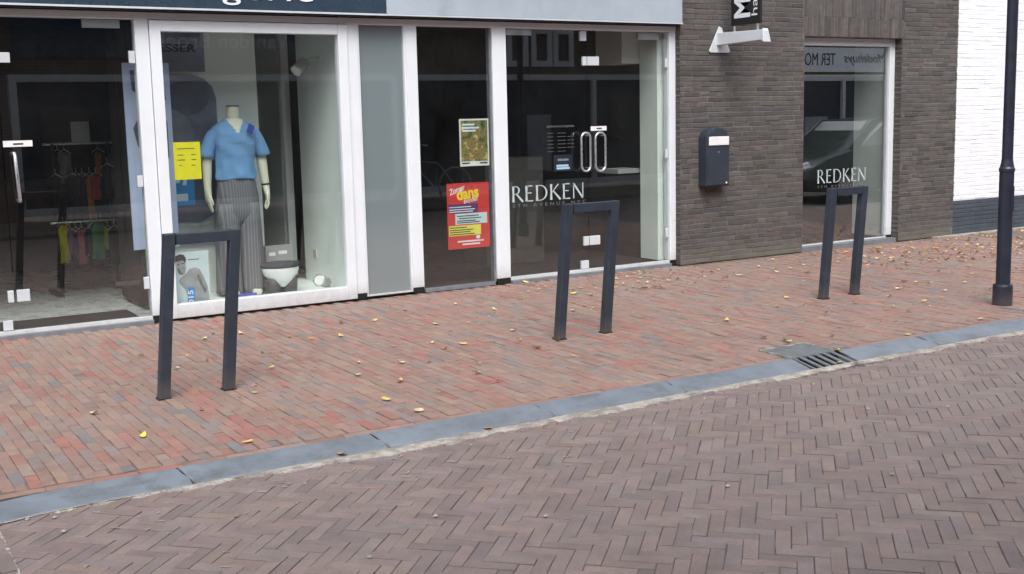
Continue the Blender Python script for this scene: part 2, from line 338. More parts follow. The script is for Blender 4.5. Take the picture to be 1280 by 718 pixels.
# ------------------------------------------------------------------ pieces (bricks)
def brick_geo(L, W, H, bev, j):
    def ring(dx, dy, z, jj): return [(sx*(L/2-dx)+jj*random.uniform(-1, 1), sy*(W/2-dy)+jj*random.uniform(-1, 1), z) for sx, sy in ((-1,-1),(1,-1),(1,1),(-1,1))]
    r0 = ring(0, 0, -H, 0); r1 = ring(0, 0, -bev, j); r2 = ring(bev, bev, 0, j)
    r2 = [(a, b, c+random.uniform(-1, 0)*j*.6) for a, b, c in r2]
    f = [(i, (i+1) % 4, 4+(i+1) % 4, 4+i) for i in range(4)] + [(4+i, 4+(i+1) % 4, 8+(i+1) % 4, 8+i) for i in range(4)] + [(8, 9, 10, 11)]
    return r0+r1+r2, f
def lay(items, variants, parent, single_mat, field_mat, keep=300, name='brick', force=None):
    """items: (matrix, variant, colour). The ones that show largest become objects, the rest one field."""
    meshes = []
    for k, (v, f) in enumerate(variants):
        me = bpy.data.meshes.new(name); me.from_pydata(v, [], f); me.materials.append(single_mat); meshes.append(me)
    sc = []
    for i, (m, k, c) in enumerate(items):
        p = px_of(m.translation); vis = p and -5 < p[0] < 1285 and -5 < p[1] < 723
        sc.append((p[2] if vis else 1e6+i, i))
    sc.sort(); chosen = set(i for s_, i in sc[:keep] if s_ < 1e6)
    mb = MB(); b = base_of(parent)
    for i, (m, k, c) in enumerate(items):
        if i in chosen:
            o = bpy.data.objects.new(name, meshes[k]); COL.objects.link(o); o.parent = parent
            mm = m.copy(); mm.translation -= b; o.matrix_basis = mm; o.color = (*c, 1)
        else:
            v, f = variants[k]; mb.add([m @ Vector(q) for q in v], f, (*c, 1))
    if mb.v:
        o = mb.build(name+'_field', field_mat, parent, colors=True); tag(o, kind='stuff')
def jit(c, a): 
    k = 1+random.gauss(0, a); return tuple(max(.005, x*k*(1+random.gauss(0, a*.25))) for x in c)

# ================================================================== SETTING
tag(MB().add([(-150,-150,-.14),(150,-150,-.14),(150,150,-.14),(-150,150,-.14)], [(0,1,2,3)]).build('ground', MT['ground']), kind='structure')
RZ = -0.045; RT = RZ-.006      # road brick tops / joint sand
road = tag(box('road', (-40, 45, -8.62, -4.185, -.13, RT), MT['roadsand']), kind='structure')
pave = tag(box('pavement', (-40, 45, -4.012, 8.2, -.13, -.0092), MT['sand']), kind='structure')
tag(box('opposite_pavement', (-40, 45, -14, -8.62, -.13, .0), MT['ground']), kind='structure')

# road: herringbone at 45 degrees
L, W = .198, .0595
var = [brick_geo(L-.0026, W-.0026, .03, .0022, .0009) for _ in range(8)]
items = []
ROADC = [(.200, .156, .144), (.190, .149, .140), (.215, .169, .152), (.164, .132, .128), (.208, .154, .135), (.182, .152, .149)]
wts = [5, 5, 3, 3, 2, 2]
o0 = Vector((3.0, -6.0)); c45 = math.cos(-math.pi/4); s45 = math.sin(-math.pi/4)
for a in range(-150, 150):
    for b_ in range(-40, 40):
        bx, by = a*W + b_*L, a*W - b_*L
        for kind in (0, 1):
            if kind == 0: u, v, rot = bx+L/2, by+W/2, 0
            else: u, v, rot = bx+L+W/2, by+W-L/2, math.pi/2
            x = o0.x+u*c45-v*s45; y = o0.y+u*s45+v*c45
            if not (.47 < x < 10.5 and -8.55 < y < -4.14): continue
            if 5.1 < x < 5.95 and y > -4.25: continue
            m = Matrix.Translation((x+random.gauss(0, .0008), y+random.gauss(0, .0008), RZ+random.gauss(0, .0011))) @ Matrix.Rotation(-math.pi/4+rot+random.gauss(0, .006), 4, 'Z') @ Matrix.Rotation(random.gauss(0, .004), 4, 'X') @ Matrix.Rotation(random.gauss(0, .002), 4, 'Y')
            if random.random() < .5: m = m @ Matrix.Rotation(math.pi, 4, 'Z')
            items.append((m, random.randrange(8), jit(random.choices(ROADC, wts)[0], .075)))
# strip of bricks square to the kerb at the left edge
for i in range(8):
    for j in range(26):
        x = .50-i*.0625; y = -4.32-j*.2-(.1 if i % 2 else 0)
        m = Matrix.Translation((x, y, RZ+.004+random.gauss(0, .001))) @ Matrix.Rotation(math.pi/2+random.gauss(0, .006), 4, 'Z')
        items.append((m, random.randrange(8), jit(random.choices(ROADC, wts)[0], .075)))
lay(items, var, road, MT['road_o'], MT['road_a'], 300)

# pavement: running bond square to the facade with one stretcher course along the kerb
items = []
PW, PL = .0585, .203
var = [brick_geo(PL-.0024, PW-.0024, .03, .0022, .0009) for _ in range(8)]
PAVC = [(.27, .165, .13), (.29, .135, .105), (.31, .115, .09), (.25, .18, .15), (.205, .17, .16), (.15, .155, .165), (.29, .19, .14), (.245, .155, .125)]
pw = [8, 4, 2, 7, 4, 1.0, 3.5, 7]
PB = -4.015
GUL = (5.27, 5.70, -3.72)
nx = int(12.5/PW)
for i in range(nx):
    x = -.35 + i*PW + PW/2
    for j in range(23):
        y = PB+.066 + PL*(j+.5) - (PL/2 if i % 2 else 0)
        ln = PL
        if i % 2 and j == 0: continue
        if y > -.06 and x < 7.66 or y > -.14 and x >= 7.66: continue
        if GUL[0] < x < GUL[1] and y < GUL[2]+.07: continue
        dip = .002*math.sin(x*.9+1)*math.sin(y*1.3)
        m = Matrix.Translation((x+random.gauss(0, .001)+.01*math.sin(y*1.1), y+random.gauss(0, .0015), dip-.004+random.gauss(0, .0014))) @ Matrix.Rotation(math.pi/2+random.gauss(0, .007), 4, 'Z') @ Matrix.Rotation(random.gauss(0, .006), 4, 'X') @ Matrix.Rotation(random.gauss(0, .003), 4, 'Y')
        items.append((m, random.randrange(8), jit(random.choices(PAVC, pw)[0], .08)))
for i in range(62):      # half bricks that close the odd rows, and the course along the kerb
    x = -.35+PW*1.5+i*2*PW*1.55
for i in range(1, nx, 2):
    x = -.35+i*PW+PW/2
    if GUL[0] < x < GUL[1]: continue
    m = Matrix.Translation((x, PB+.066+PL*.25, -.004+random.gauss(0, .001))) @ Matrix.Rotation(math.pi/2, 4, 'Z') @ Matrix.Scale(.48, 4, Vector((1, 0, 0)))
    items.append((m, random.randrange(8), jit(random.choices(PAVC, pw)[0], .08)))
for i in range(62):
    x = -.35+i*PL
    if GUL[0]-.1 < x < GUL[1]+.1: continue
    m = Matrix.Translation((x, PB+.033, -.005+random.gauss(0, .001))) @ Matrix.Rotation(random.gauss(0, .006), 4, 'Z')
    items.append((m, random.randrange(8), jit(random.choices(PAVC[:4], pw[:4])[0], .12)))
lay(items, var, pave, MT['pave_o'], MT['pave_a'], 300)

# kerb: sloping concrete stones with butt joints, each a piece of its own
kerb = tag(MB().box(-2, GUL[0]-.01, -4.16, -4.03, -.12, -.062).box(GUL[1]+.05, 14, -4.16, -4.03, -.12, -.062).build('kerb', MT['pit']), kind='structure')
joints = [-1.6, -.63, .36, 1.335, 2.31, 3.30, 4.225, GUL[0]]
runs = list(zip(joints[:-1], joints[1:])) + [(GUL[1], 6.47), (6.47, 7.45), (7.45, 8.43), (8.43, 9.41), (9.41, 10.4), (10.4, 11.4), (11.4, 12.4)]
prof = [(PB+.004, -.11, 0), (PB+.004, -.004, 0), (PB-.006, .001, .004), (PB-.022, -.001, .002), (PB-.065, -.012, .016), (PB-.10, -.019, .036), (PB-.166, -.033, .032), (PB-.177, -.040, .034), (PB-.178, -.11, .034)]
for a, b_ in runs:
    dip = -.005 if a < 1.3 else random.uniform(-.004, .001); g0 = 0 if a == GUL[1] else .0065; g1 = 0 if b_ == GUL[0] else .0065
    c0 = 0 if a == GUL[1] else 1; c1 = 0 if b_ == GUL[0] else 1
    mb = MB(); rings = []
    bend = lambda x: -.10*max(0, (.95-x)/.6)**2 if x < .95 else .004*math.sin(x*2.2)
    nseg = 6
    for k in range(nseg+1):
        t = k/nseg; rg = []
        for y, z, sh in prof:
            x = (a+g0+sh*c0)*(1-t) + (b_-g1+sh*c1)*t
            rg.append((x, y+bend(x), z+dip))
        rings.append(rg)
    mb.loft(rings).build('kerb_stone', MT['kerb'], kerb, bevel=.006)
# pale mortar bed between the kerb and the road bricks
mb = MB(); xs = np.linspace(.3, 11.5, 1700); top = []
def wob(x, sd): return .016*math.sin(x*5.1+sd)+.010*math.sin(x*13.7+sd*2)+.007*math.sin(x*37+sd*3)+.004*math.sin(x*91+sd)
for x in xs:
    wdt = .03 if x < 1.3 else .03+.065*min(1, (x-1.3)/.6) if x < 4.6 else .075
    y0 = PB-.176+(-.10*max(0, (.95-x)/.6)**2 if x < .95 else 0); y1 = y0-wdt-wob(x, 1.3)-random.gauss(0, .0035); ym = y0-wdt*.5
    top.append([(x, y0, RZ+.003), (x, ym, RZ+.0045+random.uniform(-.0012, .0012)), (x, y1+.02, RZ+.003+random.uniform(-.002, .001)), (x, y1, RZ-.001+random.uniform(-.001, .001)), (x, y1-.004, RZ-.02)])
v = [q for t in top for q in t]; f = [(i*5+k, i*5+k+1, (i+1)*5+k+1, (i+1)*5+k) for i in range(len(xs)-1) for k in range(4)]
mb.add(v, f).build('mortar_strip', MT['mortar_w'], road)
mb = MB()                 # white-filled joint across the road at the left
for k in range(60):
    y = -4.3-k*.05; mb.box(.527+random.gauss(0, .002)-.003, .527+random.uniform(.003, .008), y-.05*random.uniform(.6, 1), y, RZ-.02, RZ+.005)
mb.build('mortar_joint', MT['mortar_w'], road)
mb = MB()                 # pale crumbs of mortar left in the road joints near the kerb
for k in range(150):
    x = random.uniform(.7, 8); y = PB-.27-abs(random.gauss(0, .35)); a = random.choice((math.pi/4, -math.pi/4)); l = random.uniform(.008, .05); wv = random.uniform(.0015, .004)
    ca, sa = math.cos(a), math.sin(a)
    mb.add([(x+u*ca-v_*sa, y+u*sa+v_*ca, RZ+.003+h) for h in (0, .002) for u, v_ in ((-l/2, -wv), (l/2, -wv), (l/2, wv), (-l/2, wv))], [(4,5,6,7),(0,1,5,4),(1,2,6,5),(2,3,7,6),(3,0,4,7)])
for x, y in ((4.66,-4.84),(4.80,-5.06),(5.18,-5.28),(2.07,-5.2),(1.39,-4.72),(1.66,-5.45),(2.44,-5.46),(.75,-4.29),(.65,-4.25),(.75,-4.49),(3.3,-5.6),(4.0,-5.9)):
    mb.lathe([(.004, 0), (.012, .003), (.008, .008), (.001, .010)], (x, y, RZ+.001), 7)
tag(mb.build('mortar_crumbs', MT['mortar_w']), 'pale mortar crumbs scattered over the road bricks', 'grit', kind='stuff')

# street gully let into the kerb
g = empty('street_gully', (5.48, -3.9, 0), 'cast iron street gully with slotted inlet set into the grey kerb', 'drain')
x0, x1 = GUL[0]+.004, GUL[1]-.004
box('lid', (x0+.012, x1-.012, PB+.002, GUL[2]-.012, -.04, .002), MT['iron'], g, .004)
mb = MB()
for bx in ((x0, x0+.010, PB+.001, GUL[2], -.05, .004), (x1-.010, x1, PB+.001, GUL[2], -.05, .004), (x0, x1, GUL[2]-.010, GUL[2]+.002, -.051, .005)): mb.box(*bx)
mb.build('rim', MT['mortar_w'], g)
MB().box(x0-.01, x1+.05, PB-.175, PB-.002, -.139, -.132).box(x0-.006, x0, PB-.165, PB-.004, -.131, -.06).box(x0, x1+.04, PB-.0045, PB-.0035, -.131, -.031).box(x1+.045, x1+.05, PB-.165, PB-.004, -.131, -.06).build('pit', MT['pit'], g)  # shallow black box, its colour stands in for the shade below the slots
nb = 6; sw = (x1-x0)/nb
for k in range(nb+1):
    a = x0+k*sw-.0135; b_ = a+.027; a = max(a, x0); b_ = min(b_, x1)
    MB().loft([[(xx+s_*.034, y, z) for y, z, s_ in ((PB-.004, -.009, 0), (PB-.004, -.003, 0), (PB-.012, .001, .1), (PB-.170, -.042, 1), (PB-.176, -.05, 1), (PB-.175, -.056, 1), (PB-.015, -.008, .1))] for xx in (a, b_)]).build('grate_bar', MT['iron'], g, .002)
box('top_bar', (x0, x1, PB-.010, PB+.001, -.03, .0025), MT['iron'], g, .002)
MB().loft([[(xx, PB-.166, -.0455), (xx+.002, PB-.180, -.053), (xx+.002, PB-.180, -.10), (xx, PB-.166, -.10)] for xx in (x0+.030, x1+.034)]).build('front_bar', MT['iron'], g)

# ================================================================== MAIN BUILDING
B = empty('shop_building', (5, 0, 0), 'dark brick shop building with white framed glass shopfront and blue grey fascia', 'building')
def P(name, dims, m, parent=None, bevel=0): return box(name, dims, m, parent or B, bevel)
BF = -.07          # brick face
wall = MB()
wall.box(7.658, 9.412, BF+.0042, .25, 0, 2.375)
wall.box(11.0, 11.99, BF+.0042, .25, 0, 2.375)
wall.box(7.658, 11.99, BF+.0045, .25, 2.375, 3.05)
wall = wall.build('brick_wall', MT['mortar'], B)
WC = [(.092, .082, .079), (.080, .074, .073), (.106, .095, .089), (.066, .062, .063), (.096, .082, .076), (.086, .081, .083)]
items = []; CH, CLn = .0525, .222
wv = [brick_geo(CLn-.009, CH-.0095, .02, .003, .0022) for _ in range(8)]
hv = [brick_geo(CLn/2-.009, CH-.0095, .02, .003, .0022) for _ in range(4)]
RX = Matrix.Rotation(math.pi/2, 4, 'X')
def wallbricks(xa, xb, za, zb, items, cols, yf=BF, amp=.10):
    nr = int((zb-za)/CH+.5)
    for r in range(nr):          # wild bond: stretchers with stray headers
        z = za+(r+.5)*CH
        x = xa-random.uniform(0, CLn*.9)
        while x < xb-.03:
            step = CLn/2 if random.random() < .2 else CLn
            a, b_ = max(x, xa), min(x+step, xb)
            if b_-a > .035:
                ln = b_-a; full = ln > CLn*.7
                k = random.randrange(8) if full else 8+random.randrange(4)
                base = CLn-.009 if full else CLn/2-.009
                m = Matrix.Translation(((a+b_)/2+random.gauss(0, .0012), yf+random.gauss(0, .0013), z+random.gauss(0, .0011))) @ RX @ Matrix.Rotation(random.gauss(0, .007), 4, 'Z') @ Matrix.Scale((ln-.009)/base, 4, Vector((1, 0, 0)))
                items.append((m, k, jit(random.choice(cols), amp)))
            x += step
wallbricks(7.655, 9.412, .0, 2.375, items, WC)
wallbricks(11.0, 11.995, .0, 2.375, items, WC)
wallbricks(7.655, 9.39, 2.36, 3.05, items, WC)
wallbricks(11.02, 11.995, 2.36, 3.05, items, WC)
for r, z in ((0, 2.375+.11), (1, 2.375+.325), (2, 2.375+.545)):      # soldier courses over the window
    x = 9.395
    while x < 11.01:
        m = Matrix.Translation((x+.03, BF+random.gauss(0, .0015), z)) @ RX @ Matrix.Rotation(math.pi/2+random.gauss(0, .006), 4, 'Z')
        items.append((m, random.randrange(8), jit(random.choice(WC), .12))); x += CH
lay(items, wv+hv, wall, MT['wall_o'], MT['wall_a'], 300)
# returns of the brickwork at the openings (toothed ends) and the upper storey
for nm, xx in (('reveal_left', 7.656), ('reveal_right', 10.999)):
    mb = MB()
    for r in range(45):
        d = .006 if r % 2 else .0
        mb.box(xx-.004-random.uniform(0, .002), xx, BF+.002+d, .06, r*CH+.006, (r+1)*CH-.006)
    tag(mb.build('reveal_bricks', MT['upbrick'], B), kind='stuff')
P('upper_wall', (-3, 11.99, BF+.01, .35, 3.2, 6.4), MT['upbrick'])
P('upper_wall', (-3, 7.63, BF+.012, .35, 3.05, 3.2), MT['upbrick'])
P('upper_wall', (7.63, 11.99, BF+.011, .35, 3.05, 3.2), MT['upbrick'])
P('side_wall', (-3, .12, BF+.01, .35, 0, 2.39), MT['upbrick'])
for xx in (.2, 3.2, 6.2, 9.4):
    wn = MB(); wn.box(xx, xx+1.4, BF-.02, BF+.0, 4.0, 4.08); wn.box(xx, xx+1.4, BF-.02, 0, 5.4, 5.48); wn.box(xx, xx+.08, BF-.02, 0, 4.08, 5.4); wn.box(xx+1.32, xx+1.4, BF-.02, 0, 4.08, 5.4)
    f_ = wn.build('window', MT['white'], B); box('pane', (xx+.08, xx+1.32, BF-.003, BF+.005, 4.08, 5.4), MT['glass_dk'], f_)
P('gutter', (-3.1, 12, -.35, .0, 6.4, 6.52), MT['white'])
MB().prism([(-.35, 6.52), (.0, 6.52), (5.0, 9.2), (4.9, 9.3)], 0, -3.1, 12).build('roof', MT['roof'], B)

# fascia: dark sign half and blue-grey half
P('fascia', (4.362, 7.645, -.12, .05, 2.472, 3.19), MT['fascia_grey'], None, .006)
P('fascia_edge', (4.362, 7.648, -.126, -.122, 2.462, 2.474), MT['lightmetal'])
P('shadow_gap_strip', (-3, 7.64, -.10, .0, 2.452, 2.469), MT['black'])  # black strip stands in for the shadow gap under the fascia
sg = empty('shop_sign', (2.5, -.12, 2.47), 'dark blue fascia sign board with white rounded lettering above the left shopfront', 'sign')
box('board', (-2.2, 4.358, -.125, .05, 2.472, 3.19), MT['fascia_dark'], sg, .006)
box('edge_trim', (-2.2, 4.356, -.134, -.127, 2.460, 2.475), MT['lightmetal'], sg)
text('lettering', 'lingerie', 2.56, -.128, 2.508, MT['white'], sg, width=1.13, height=.19, extrude=.003, bold=.004, space=1.12)

# shopfront frame
ZT = 2.447; HD = 2.392
for a, b_ in ((.12, .235), (2.255, 2.36), (4.034, 4.132), (4.59, 4.70), (5.478, 5.627), (7.572, 7.652)):
    p_ = P('frame_post', (a, b_, .0, .10, .055, HD), MT['white'], None, .004)
    box('foot_block', (a+.003, b_-.003, .004, .096, 0, .0545), MT['black'], p_)
P('frame_head', (.12, 7.652, -.004, .10, HD, ZT), MT['white'], None, .004)
# display window
def sash(a, b_, z0, z1, w_, wb, y0, y1, m, name='window'):
    mb = MB(); mb.box(a, a+w_, y0, y1, z0, z1); mb.box(b_-w_, b_, y0, y1, z0, z1); mb.box(a+w_, b_-w_, y0+.001, y1, z0, z0+wb); mb.box(a+w_, b_-w_, y0+.001, y1, z1-w_, z1)
    return mb.build(name, m, B, .004)
w1 = sash(2.365, 4.029, .016, 2.387, .085, .112, -.018, .075, MT['white'])
box('pane', (2.445, 3.949, .02, .026, .12, 2.31), MT['glass'], w1)
box('plinth', (2.362, 4.032, .0, .08, 0, .0155), MT['black'], w1)
# grey frosted panel
w2 = MB().box(4.1325, 4.148, .01, .08, .02, HD).box(4.574, 4.5895, .01, .08, .02, HD).box(4.148, 4.574, .011, .08, .02, .032).build('window', MT['white'], B)
box('frosted_pane', (4.148, 4.574, .035, .045, .032, HD), MT['panel'], w2)
# dark glazed side light with posters
w3 = MB().box(4.7005, 4.712, .02, .08, .03, HD).box(5.455, 5.4775, .02, .08, .03, HD).box(4.712, 5.455, .0, .08, 0, .030).build('window', MT['stone'], B)
box('pane', (4.712, 5.455, .03, .036, .03, HD), MT['glass_dk'], w3)
# door thresholds
for a, b_ in ((.235, 2.255), (5.627, 7.572)):
    t_ = P('threshold', (a, b_, -.03, .12, -.02, .028), MT['stone'], None, .003)
    box('aluminium_strip', (a+.001, b_-.001, .005, .06, .0285, .054), MT['white'], t_)
def glass_door(a, b_, hinge, z1=2.385):
    d = P('door', (a, b_, .030, .040, .058, z1), MT['glass_dk'])
    return d
def fitting(d, dims): return box('patch_fitting', dims, MT['lightmetal'], d, .003)
def hdl(d, x, z0, z1, wd=0.0):
    """steel pull bar; with width wd it is a rounded loop seen edge to edge"""
    mb = MB(); y = -.045
    if wd:
        r = wd/2; pts = [(x-r*math.cos(rad(t)), y, z1-r+r*math.sin(rad(t))) for t in range(0, 181, 20)] + [(x+r*math.cos(rad(t)), y, z0+r-r*math.sin(rad(t))) for t in range(0, 181, 20)]
        mb.tube(pts, .011, 10, closed=True)
        for z in (z0+.03, z1-.03): mb.tube([(x+(r if wd > 0 else -r), y, z), (x+r, .03, z)], .007, 8)
    else:
        mb.tube([(x+.014, .03, z0+.012), (x+.014, y+.01, z0+.012), (x+.012, y, z0+.03), (x, y, z1-.03), (x, y+.01, z1-.012), (x, .03, z1-.012)], .013, 10)
    return mb.build('door_handle', MT['alu'], d, smooth=True)
d1 = glass_door(.24, 1.243, 0); d2 = glass_door(1.249, 2.25, 1)
fitting(d2, (1.249, 1.345, .022, .048, 2.055, 2.13)); fitting(d2, (1.262, 1.354, .020, .050, .27, .36)); fitting(d1, (1.198, 1.240, .021, .049, .27, .36)); fitting(d1, (1.150, 1.218, .020, .050, .059, .133))
fitting(d2, (1.88, 2.16, .060, .092, 2.325, 2.388)); fitting(d2, (2.205, 2.25, .020, .050, 2.055, 2.15)); fitting(d2, (2.208, 2.25, .020, .050, 1.09, 1.18)); fitting(d2, (2.208, 2.25, .020, .050, .275, .37))
hdl(d2, 1.315, 1.02, 1.40)
lp = box('label_plate', (1.25, 1.455, .026, .0295, 1.436, 1.482), MT['paper'], d2)
bars('print', [(.07, .14, .015)], 1.25, 1.436, .0255, MT['blackink'], d2, .012)
box('door_stop', (2.02, 2.21, .16, .20, .30, .33), MT['legdark'], d2)
d3 = glass_door(5.635, 6.560, 0); d4 = glass_door(6.566, 7.565, 1)
fitting(d3, (6.485, 6.556, .020, .050, 2.29, 2.384)); fitting(d4, (6.566, 6.705, .020, .050, 2.055, 2.14)); fitting(d3, (6.512, 6.558, .021, .049, 2.055, 2.14)); fitting(d4, (6.566, 6.694, .020, .050, .29, .38)); fitting(d3, (6.50, 6.558, .021, .049, .29, .38)); fitting(d3, (6.465, 6.553, .020, .050, .059, .14))
fitting(d3, (5.67, 5.95, .060, .092, 2.335, 2.388)); fitting(d4, (7.22, 7.48, .060, .092, 2.315, 2.385))
for z in (2.04, 1.12, .30): fitting(d4, (7.535, 7.565, .020, .050, z, z+.09))
hdl(d3, 6.488, 1.03, 1.405, .105); hdl(d4, 6.662, 1.025, 1.402, .12)
box('label_plate', (6.60, 6.79, .026, .0295, 1.42, 1.464), MT['paper'], d4); bars('print', [(.07, .13, .015)], 6.60, 1.42, .0255, MT['blackink'], d4, .012)
stroke_text('lettering', 'REDKEN', 5.675, .0285, .767, .83, .152, MT['vinyl'], d3)
text('small_lettering', '5TH AVENUE NYC', 5.68, .0285, .715, MT['vinyl_dim'], d3, width=.85, height=.032, space=1.8)
text('opening_hours', 'OPENINGSTIJDEN', 6.08, .0285, 1.458, MT['vinyl_dim'], d3, width=.32, height=.024)
bars('hours_lines', [(u, u+ww, -i*.035) for i in range(6) for u, ww in ((.005, .07), (.125, .045), (.178, .04), (.24, .04), (.29, .03)) if not (i in (0, 5) and u > .2)], 6.08, 1.405, .0285, MT['hours'], d3, .007)
hs_ = box('door_card', (6.155, 6.37, .026, .0295, 1.038, 1.198), MT['navy'], d3)
text('card_lettering', 'REDKEN', 6.205, .0255, 1.14, MT['vinyl'], d3, width=.12, height=.02)
bars('card_lines', [(.03, .17, .045), (.03, .185, .02)], 6.155, 1.038, .0255, MT['vinyl_blue'], d3, .02)

# right-hand window in its brick opening
WY = .035
w4 = sash(9.414, 10.997, .045, 2.372, .085, .010, WY, WY+.08, MT['white'])
box('pane', (9.49, 10.915, WY+.03, WY+.036, .055, 2.29), MT['glass_co'], w4)
box('sill', (9.413, 10.998, -.04, WY+.09, -.02, .043), MT['stone'], w4)
box('foot_block', (10.912, 10.996, WY-.004, WY+.02, .044, .075), MT['black'], w4)
stroke_text('lettering', 'REDKEN', 9.775, WY+.028, .742, .79, .155, MT['vinyl'], w4)
text('small_lettering', '5TH AVENUE NYC', 9.78, WY+.028, .69, MT['vinyl_dim'], w4, width=.78, height=.026, space=1.8)

# ------------------------------------------------------------------ interiors
P('shop_floor', (-2.5, 4.66, .105, 7.9, -.02, .026), MT['floor_in'])
P('salon_floor', (4.661, 7.61, .105, 7.9, -.02, .026), MT['mat_dk'])
P('salon_floor', (7.7, 11.9, .255, 7.9, -.02, .026), MT['mat_dk'])
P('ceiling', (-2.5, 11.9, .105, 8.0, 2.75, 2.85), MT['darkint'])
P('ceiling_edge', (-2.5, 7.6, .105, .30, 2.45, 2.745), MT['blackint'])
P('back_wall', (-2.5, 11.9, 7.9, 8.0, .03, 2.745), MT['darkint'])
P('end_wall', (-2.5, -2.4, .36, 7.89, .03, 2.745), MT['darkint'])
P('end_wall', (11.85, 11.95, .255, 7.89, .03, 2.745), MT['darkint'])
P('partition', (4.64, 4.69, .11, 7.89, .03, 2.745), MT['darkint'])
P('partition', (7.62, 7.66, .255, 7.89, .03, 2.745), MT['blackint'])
P('panel_backing', (4.136, 4.635, .115, .13, .03, 2.44), MT['greypaper'])
# lining of the display window
dsp = P('display_floor', (2.37, 4.02, .085, 1.25, .03, .062), MT['palegreen'])
P('display_back', (2.342, 3.545, .96, 1.0, .065, 2.6), MT['palegreen'])
P('display_side', (4.0, 4.10, .085, 1.13, .065, 2.6), MT['palegreen'])
P('display_post', (3.985, 4.06, 1.50, 1.56, .065, 2.6), MT['whiteint'])
P('display_side', (4.0, 4.05, 1.65, 2.4, .065, 2.6), MT['palegreen'])
P('display_side', (2.30, 2.34, .47, 1.245, .065, 2.6), MT['darkint'])
P('shelf_unit', (3.3, 4.55, 3.2, 3.6, .03, 2.3), MT['darkint'])
P('display_soffit', (2.30, 4.02, .101, 1.3, 2.61, 2.64), MT['palegreen'])
# right window lining and salon
P('lining', (10.95, 11.02, .13, .60, .05, 2.6), MT['palegreen'])
P('lining', (7.515, 7.60, .13, .42, .05, 2.6), MT['palegreen'])
P('counter', (5.95, 6.66, 1.0, 1.5, .03, 1.15), MT['greycab'])
P('wall_cabinet', (7.30, 7.60, .44, .9, 2.10, 2.5), MT['whiteint'])
P('reception_desk', (6.95, 7.6, 1.6, 2.3, .03, .82), MT['blackint'])
box('shelf', (7.25, 7.58, .46, .8, .955, 1.0), MT['greypaper'], B)
P('salon_screen', (10.2, 11.2, 2.2, 2.25, .03, 2.3), MT['darkint'])

# ================================================================== WHITE NEIGHBOUR
Wb = empty('white_building', (14, 0, 0), 'white painted brick house wall with dark blue grey plinth beyond the brick shop', 'building')
wm = box('wall', (12.0, 22, -.033, .4, .42, 6.4), MT['whitewall'], Wb)
box('plinth', (12.0, 22, -.052, .4, -.02, .419), MT['plinth'], Wb)
def field(xa, xb, za, zb, yf, m, parent):
    mb = MB(); nr = int((zb-za)/CH)
    vv = [brick_geo(CLn-.003, CH-.009, .02, .003, .0012) for _ in range(8)]
    for r in range(nr):
        x = xa-(CLn/2 if r % 2 else 0)
        while x < xb-.05:
            a, b_ = max(x, xa), min(x+CLn, xb)
            if b_-a > .05:
                m4 = Matrix.Translation(((a+b_)/2, yf+random.gauss(0, .0014), za+(r+.5)*CH)) @ RX @ Matrix.Scale((b_-a-.003)/(CLn-.003), 4, Vector((1, 0, 0)))
                v_, f_ = random.choice(vv); mb.add([m4 @ Vector(q) for q in v_], f_)
            x += CLn
    return tag(mb.build('brick_field', m, parent), kind='stuff')
field(12.003, 16.0, .425, 3.3, -.0352, MT['whitewall'], wm)
field(12.003, 16.0, 0, .42, -.057, MT['plinth'], Wb)
box('capping', (11.985, 22, -.1, .4, 6.4, 6.5), MT['white'], Wb)
box('foundation_strip', (11.6, 13.6, -.17, -.06, -.02, .008), MT['mortar_w'], Wb)

# ================================================================== STREET FURNITURE
def rack(x, y, h, wd, lean, label):
    r = empty('bicycle_stand', (x, y, 0), label, 'bicycle stand', 'bicycle stands on the pavement')
    t = .032
    for s_ in (0, 1):
        cx = x+s_*wd; rg = []
        for z, k in ((-.03, -.03/h), (h, 1)):
            o_ = lean*k; rg.append([(cx+o_-t, y-t, z), (cx+o_+t, y-t, z), (cx+o_+t, y+t, z), (cx+o_-t, y+t, z)])
        MB().loft(rg).build('post', MT['rack'], r, .005)
        MB().box(cx-t-.006, cx+t+.006, y-t-.006, y+t+.006, -.02, .004).build('foot_collar', MT['black'], r)
    a, b_ = x+lean-t+.0+2*t, x+wd+lean-t
    MB().add([(a+dx*(b_-a), y+sy*(t-.0015), h+sz) for dx in (0, 1) for sy, sz in ((-1, -2*t), (1, -2*t), (1, -.002), (-1, -.002))], [(0,1,2,3)[::-1], (4,5,6,7), (0,4,5,1), (1,5,6,2), (2,6,7,3), (3,7,4,0)]).build('top_rail', MT['rack'], r, .004)
    return r
rack(1.645, -2.62, .955, .385, .088, 'grey square-tube bicycle stand in front of the mannequin window')
rack(4.46, -2.56, .958, .405, .088, 'grey square-tube bicycle stand in front of the double glass salon door')
rack(7.20, -2.47, .925, .375, .088, 'grey square-tube bicycle stand nearest the lamp post and right brick wall')

